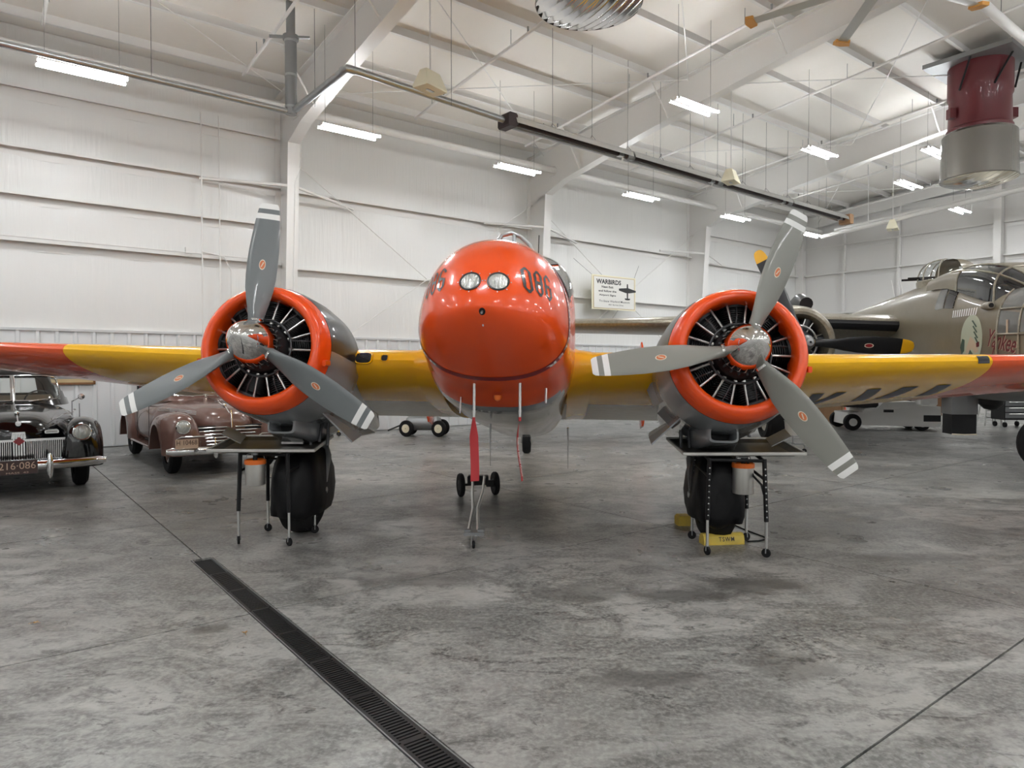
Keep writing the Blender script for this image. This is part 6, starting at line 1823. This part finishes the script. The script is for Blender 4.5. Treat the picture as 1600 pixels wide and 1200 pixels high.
MB().cbox((0, 0.25, 0.97), (0.8, 0.5, 0.10), 0.02).build('tray_top', 'black', tl, smooth=0)
for sx in (-1, 1):
    for y in (0.06, 0.44):
        MB().lathe([(-0.02, 0.01), (-0.02, 0.07), (0.02, 0.07), (0.02, 0.01)], (sx * 0.3, y, 0.07), (1, 0, 0), seg=16).build('caster', 'rubber', tl)
        MB().cyl((sx * 0.3, y, 0.08), (sx * 0.3, y, 0.21), 0.015, seg=6).build('caster_stem', 'galv', tl)
# drain bucket on its wheeled stand by the bomber wheel
bk = bgthing('drain_bucket_stand', 'silver bucket on a bent-leg wheeled stand beyond the right propeller', 'bucket', 1240, 708)
MB().lathe([(0.34, 0.01), (0.34, 0.125), (0.60, 0.15), (0.61, 0.158), (0.59, 0.145), (0.36, 0.12), (0.36, 0.01)], (-0.02, 0, 0), (0, 0, 1), seg=24).build('bucket', 'alu_brushed', bk)
MB().tube([(-0.02, 0, 0.35), (-0.02, 0, 0.20), (0.02, 0, 0.17), (0.17, 0, 0.17), (0.20, 0, 0.14), (0.20, 0, 0.06)], 0.014, seg=8).build('bent_leg', 'galv_dark', bk)
MB().tube([(-0.02, 0, 0.20), (-0.14, 0.12, 0.17), (-0.16, 0.14, 0.06)], 0.014, seg=8).build('bent_leg', 'galv_dark', bk)
MB().tube([(-0.02, 0, 0.20), (-0.10, -0.14, 0.17), (-0.12, -0.16, 0.06)], 0.014, seg=8).build('bent_leg', 'galv_dark', bk)
for x, y in ((0.20, 0), (-0.16, 0.14), (-0.12, -0.16)):
    MB().lathe([(-0.014, 0.008), (-0.014, 0.042), (0.014, 0.042), (0.014, 0.008)], (x, y, 0.042), (0.3, 1, 0), seg=16).build('caster', 'rubber', bk)
# wheeled air tank seen below the centre wing, yellow jack behind the left nacelle
tk = bgthing('air_tank_cart', 'grey wheeled tank cart seen below the yellow wing left of the nose', 'cart', 662, 681, R(-4))
MB().lathe([(-0.42, 0.02), (-0.40, 0.12), (-0.34, 0.17), (0.34, 0.17), (0.40, 0.12), (0.42, 0.02)], (0.0, 0, 0.30), (1, 0, 0), seg=24).build('tank', 'galv_dark', tk)
for x in (-0.36, 0.40):
    for sy in (-1, 1):
        w = MB().lathe([(-0.035, 0.05), (-0.04, 0.17), (-0.02, 0.19), (0.02, 0.19), (0.04, 0.17), (0.035, 0.05)], (x, sy * 0.22, 0.19), (0.35, 1, 0), seg=24).build('wheel', 'rubber', tk)
        MB().lathe([(-0.045, 0.01), (-0.045, 0.10), (0.045, 0.10), (0.045, 0.01)], (x, sy * 0.22, 0.19), (0.35, 1, 0), seg=16).build('hub', 'cream', w)
    MB().cyl((x, -0.22, 0.19), (x, 0.22, 0.19), 0.02, seg=8).build('axle', 'black', tk)
MB().cyl((-0.42, 0, 0.3), (-0.85, 0, 0.12), 0.018, seg=8).build('pull_handle', 'black', tk)
yj = bgthing('yellow_jack', 'small yellow wheeled jack behind the left engine nacelle', 'jack', 512, 682)
MB().cyl((0, 0, 0.14), (0, 0, 0.62), 0.06, seg=14).build('ram', 'chock', yj)
for k in range(3):
    a = 2 * PI * k / 3 + 0.5
    p = Vector((0.26 * math.cos(a), 0.26 * math.sin(a), 0.10))
    l_ = MB().cyl((0, 0, 0.42), p, 0.028, seg=8).build('leg', 'chock', yj)
    MB().lathe([(-0.02, 0.01), (-0.02, 0.05), (0.02, 0.05), (0.02, 0.01)], (p.x, p.y, 0.05), (math.sin(a), -math.cos(a), 0), seg=16).build('caster', 'rubber', l_)
MB().cbox((0.0, 0.0, 0.64), (0.22, 0.22, 0.05), 0.02).build('saddle', 'chock', yj)

# framed pictures on the side wall
def wall_frame(px0, px1, py0, py1, s, lb, mats_):
    a = on_wall(px0, py1, s); b = on_wall(px1, py1, s); ta, tb_ = to_ts(a)[0], to_ts(b)[0]
    mid_ = on_wall((px0 + px1) / 2, (py0 + py1) / 2, s); top = on_wall((px0 + px1) / 2, py0, s)
    h = 2 * abs(top.z - mid_.z); w = abs(tb_ - ta)
    o = thing('framed_picture', lb, 'picture', B((ta + tb_) / 2, s, mid_.z), BANG)
    for (cx, cz, dx, dz) in ((0, h / 2 - 0.02, w, 0.04), (0, -h / 2 + 0.02, w, 0.04), (-w / 2 + 0.02, 0, 0.04, h), (w / 2 - 0.02, 0, 0.04, h)):
        MB().cbox((cx, -0.015, cz), (dx, 0.03, dz), 0.006).build('frame_rail', mats_[0], o, smooth=0)
    MB().box((0, -0.006, 0), (w - 0.06, 0.01, h - 0.06)).build('mat_board', mats_[1], o, smooth=0)
    MB().box((0, -0.013, 0.01), (w - 0.22, 0.006, h - 0.20)).build('print', mats_[2], o, smooth=0)
wall_frame(62, 149, 553, 601, 0.075, 'brown framed picture on the ribbed wall behind the black car', ('woodframe', 'signb', 'greyp'))
wall_frame(214, 228, 594, 609, 0.075, 'small dark framed picture on the wall above the brown car', ('black', 'redband', 'signw'))

# WARBIRDS sign hung on the side wall
S_ = 0.62
a = on_wall(925, 482, S_); b = on_wall(993, 490, S_); tpl = on_wall(928, 428, S_)
ta, tb_ = to_ts(a)[0], to_ts(b)[0]
w = tb_ - ta; h = tpl.z - a.z
sg_o = thing('wall_sign', 'cream WARBIRDS sign with aircraft silhouette hung on the side wall', 'sign', B((ta + tb_) / 2, S_, (a.z + tpl.z) / 2), BANG)
sg_o.rotation_euler = (0, R(-0.5), BANG)
MB().cbox((0, 0.015, 0), (w, 0.02, h), 0.004).build('sign_board', 'cream', sg_o, smooth=0)
MB().box((0, 0.003, 0), (w * 0.95, 0.008, h * 0.93)).build('border', 'signb', sg_o, smooth=0)
MB().box((0, -0.002, 0), (w * 0.92, 0.008, h * 0.90)).build('sign_face', 'signw', sg_o, smooth=0)
mb = MB()
fp_ = lambda cx, cz: (lambda u, v: Vector((cx * w + u, -0.0075, cz * h + v)))
put_text(mb, 'WARBIRDS', w * 0.56, h * 0.14, fp_(-0.13, 0.315), 0, bold=0.035)
put_text(mb, 'Next Exit', w * 0.26, h * 0.065, fp_(-0.16, 0.165), 0, bold=0.03)
put_text(mb, 'and follow the', w * 0.40, h * 0.06, fp_(-0.16, 0.045), 0, bold=0.03)
put_text(mb, 'Airport Signs', w * 0.38, h * 0.065, fp_(-0.16, -0.08), 0, bold=0.03)
put_text(mb, 'Tri-State Warbird Museum', w * 0.70, h * 0.06, fp_(-0.0, -0.25), 0, bold=0.005)
put_text(mb, '4021 Borman Drive', w * 0.34, h * 0.04, fp_(0.03, -0.35), 0, bold=0.005)
mb.build('sign_lettering', 'signk', sg_o, smooth=0, label='black sign lettering')
sil = MB()
def silp(poly): sil.add([Vector((0.30 * w + x * w, -0.0075, 0.06 * h + z * h)) for x, z in poly], [tuple(range(len(poly)))])
silp([(-0.20, 0.09), (-0.02, 0.12), (0.02, 0.12), (0.20, 0.06), (0.20, 0.01), (0.04, -0.03), (-0.04, -0.03), (-0.20, 0.03)])
silp([(-0.013, 0.24), (0.013, 0.24), (0.02, 0.10), (0.014, -0.20), (-0.014, -0.20), (-0.02, 0.10)])
silp([(-0.065, -0.19), (0.065, -0.19), (0.055, -0.235), (0.0, -0.245), (-0.055, -0.235)])
sil.build('aircraft_silhouette', 'signk', sg_o, smooth=0)
for sx in (-1, 1):
    MB().cyl((sx * w * 0.47, 0.02, h * 0.47), (sx * w * 0.75, 0.30, h * 0.95), 0.006, seg=5).build('guy_wire', 'wire', sg_o)
    MB().cyl((sx * w * 0.10, 0.02, -h * 0.48), (sx * w * 0.16, 0.50, -h * 0.8), 0.012, seg=6).build('stand_off', 'steel_white', sg_o)
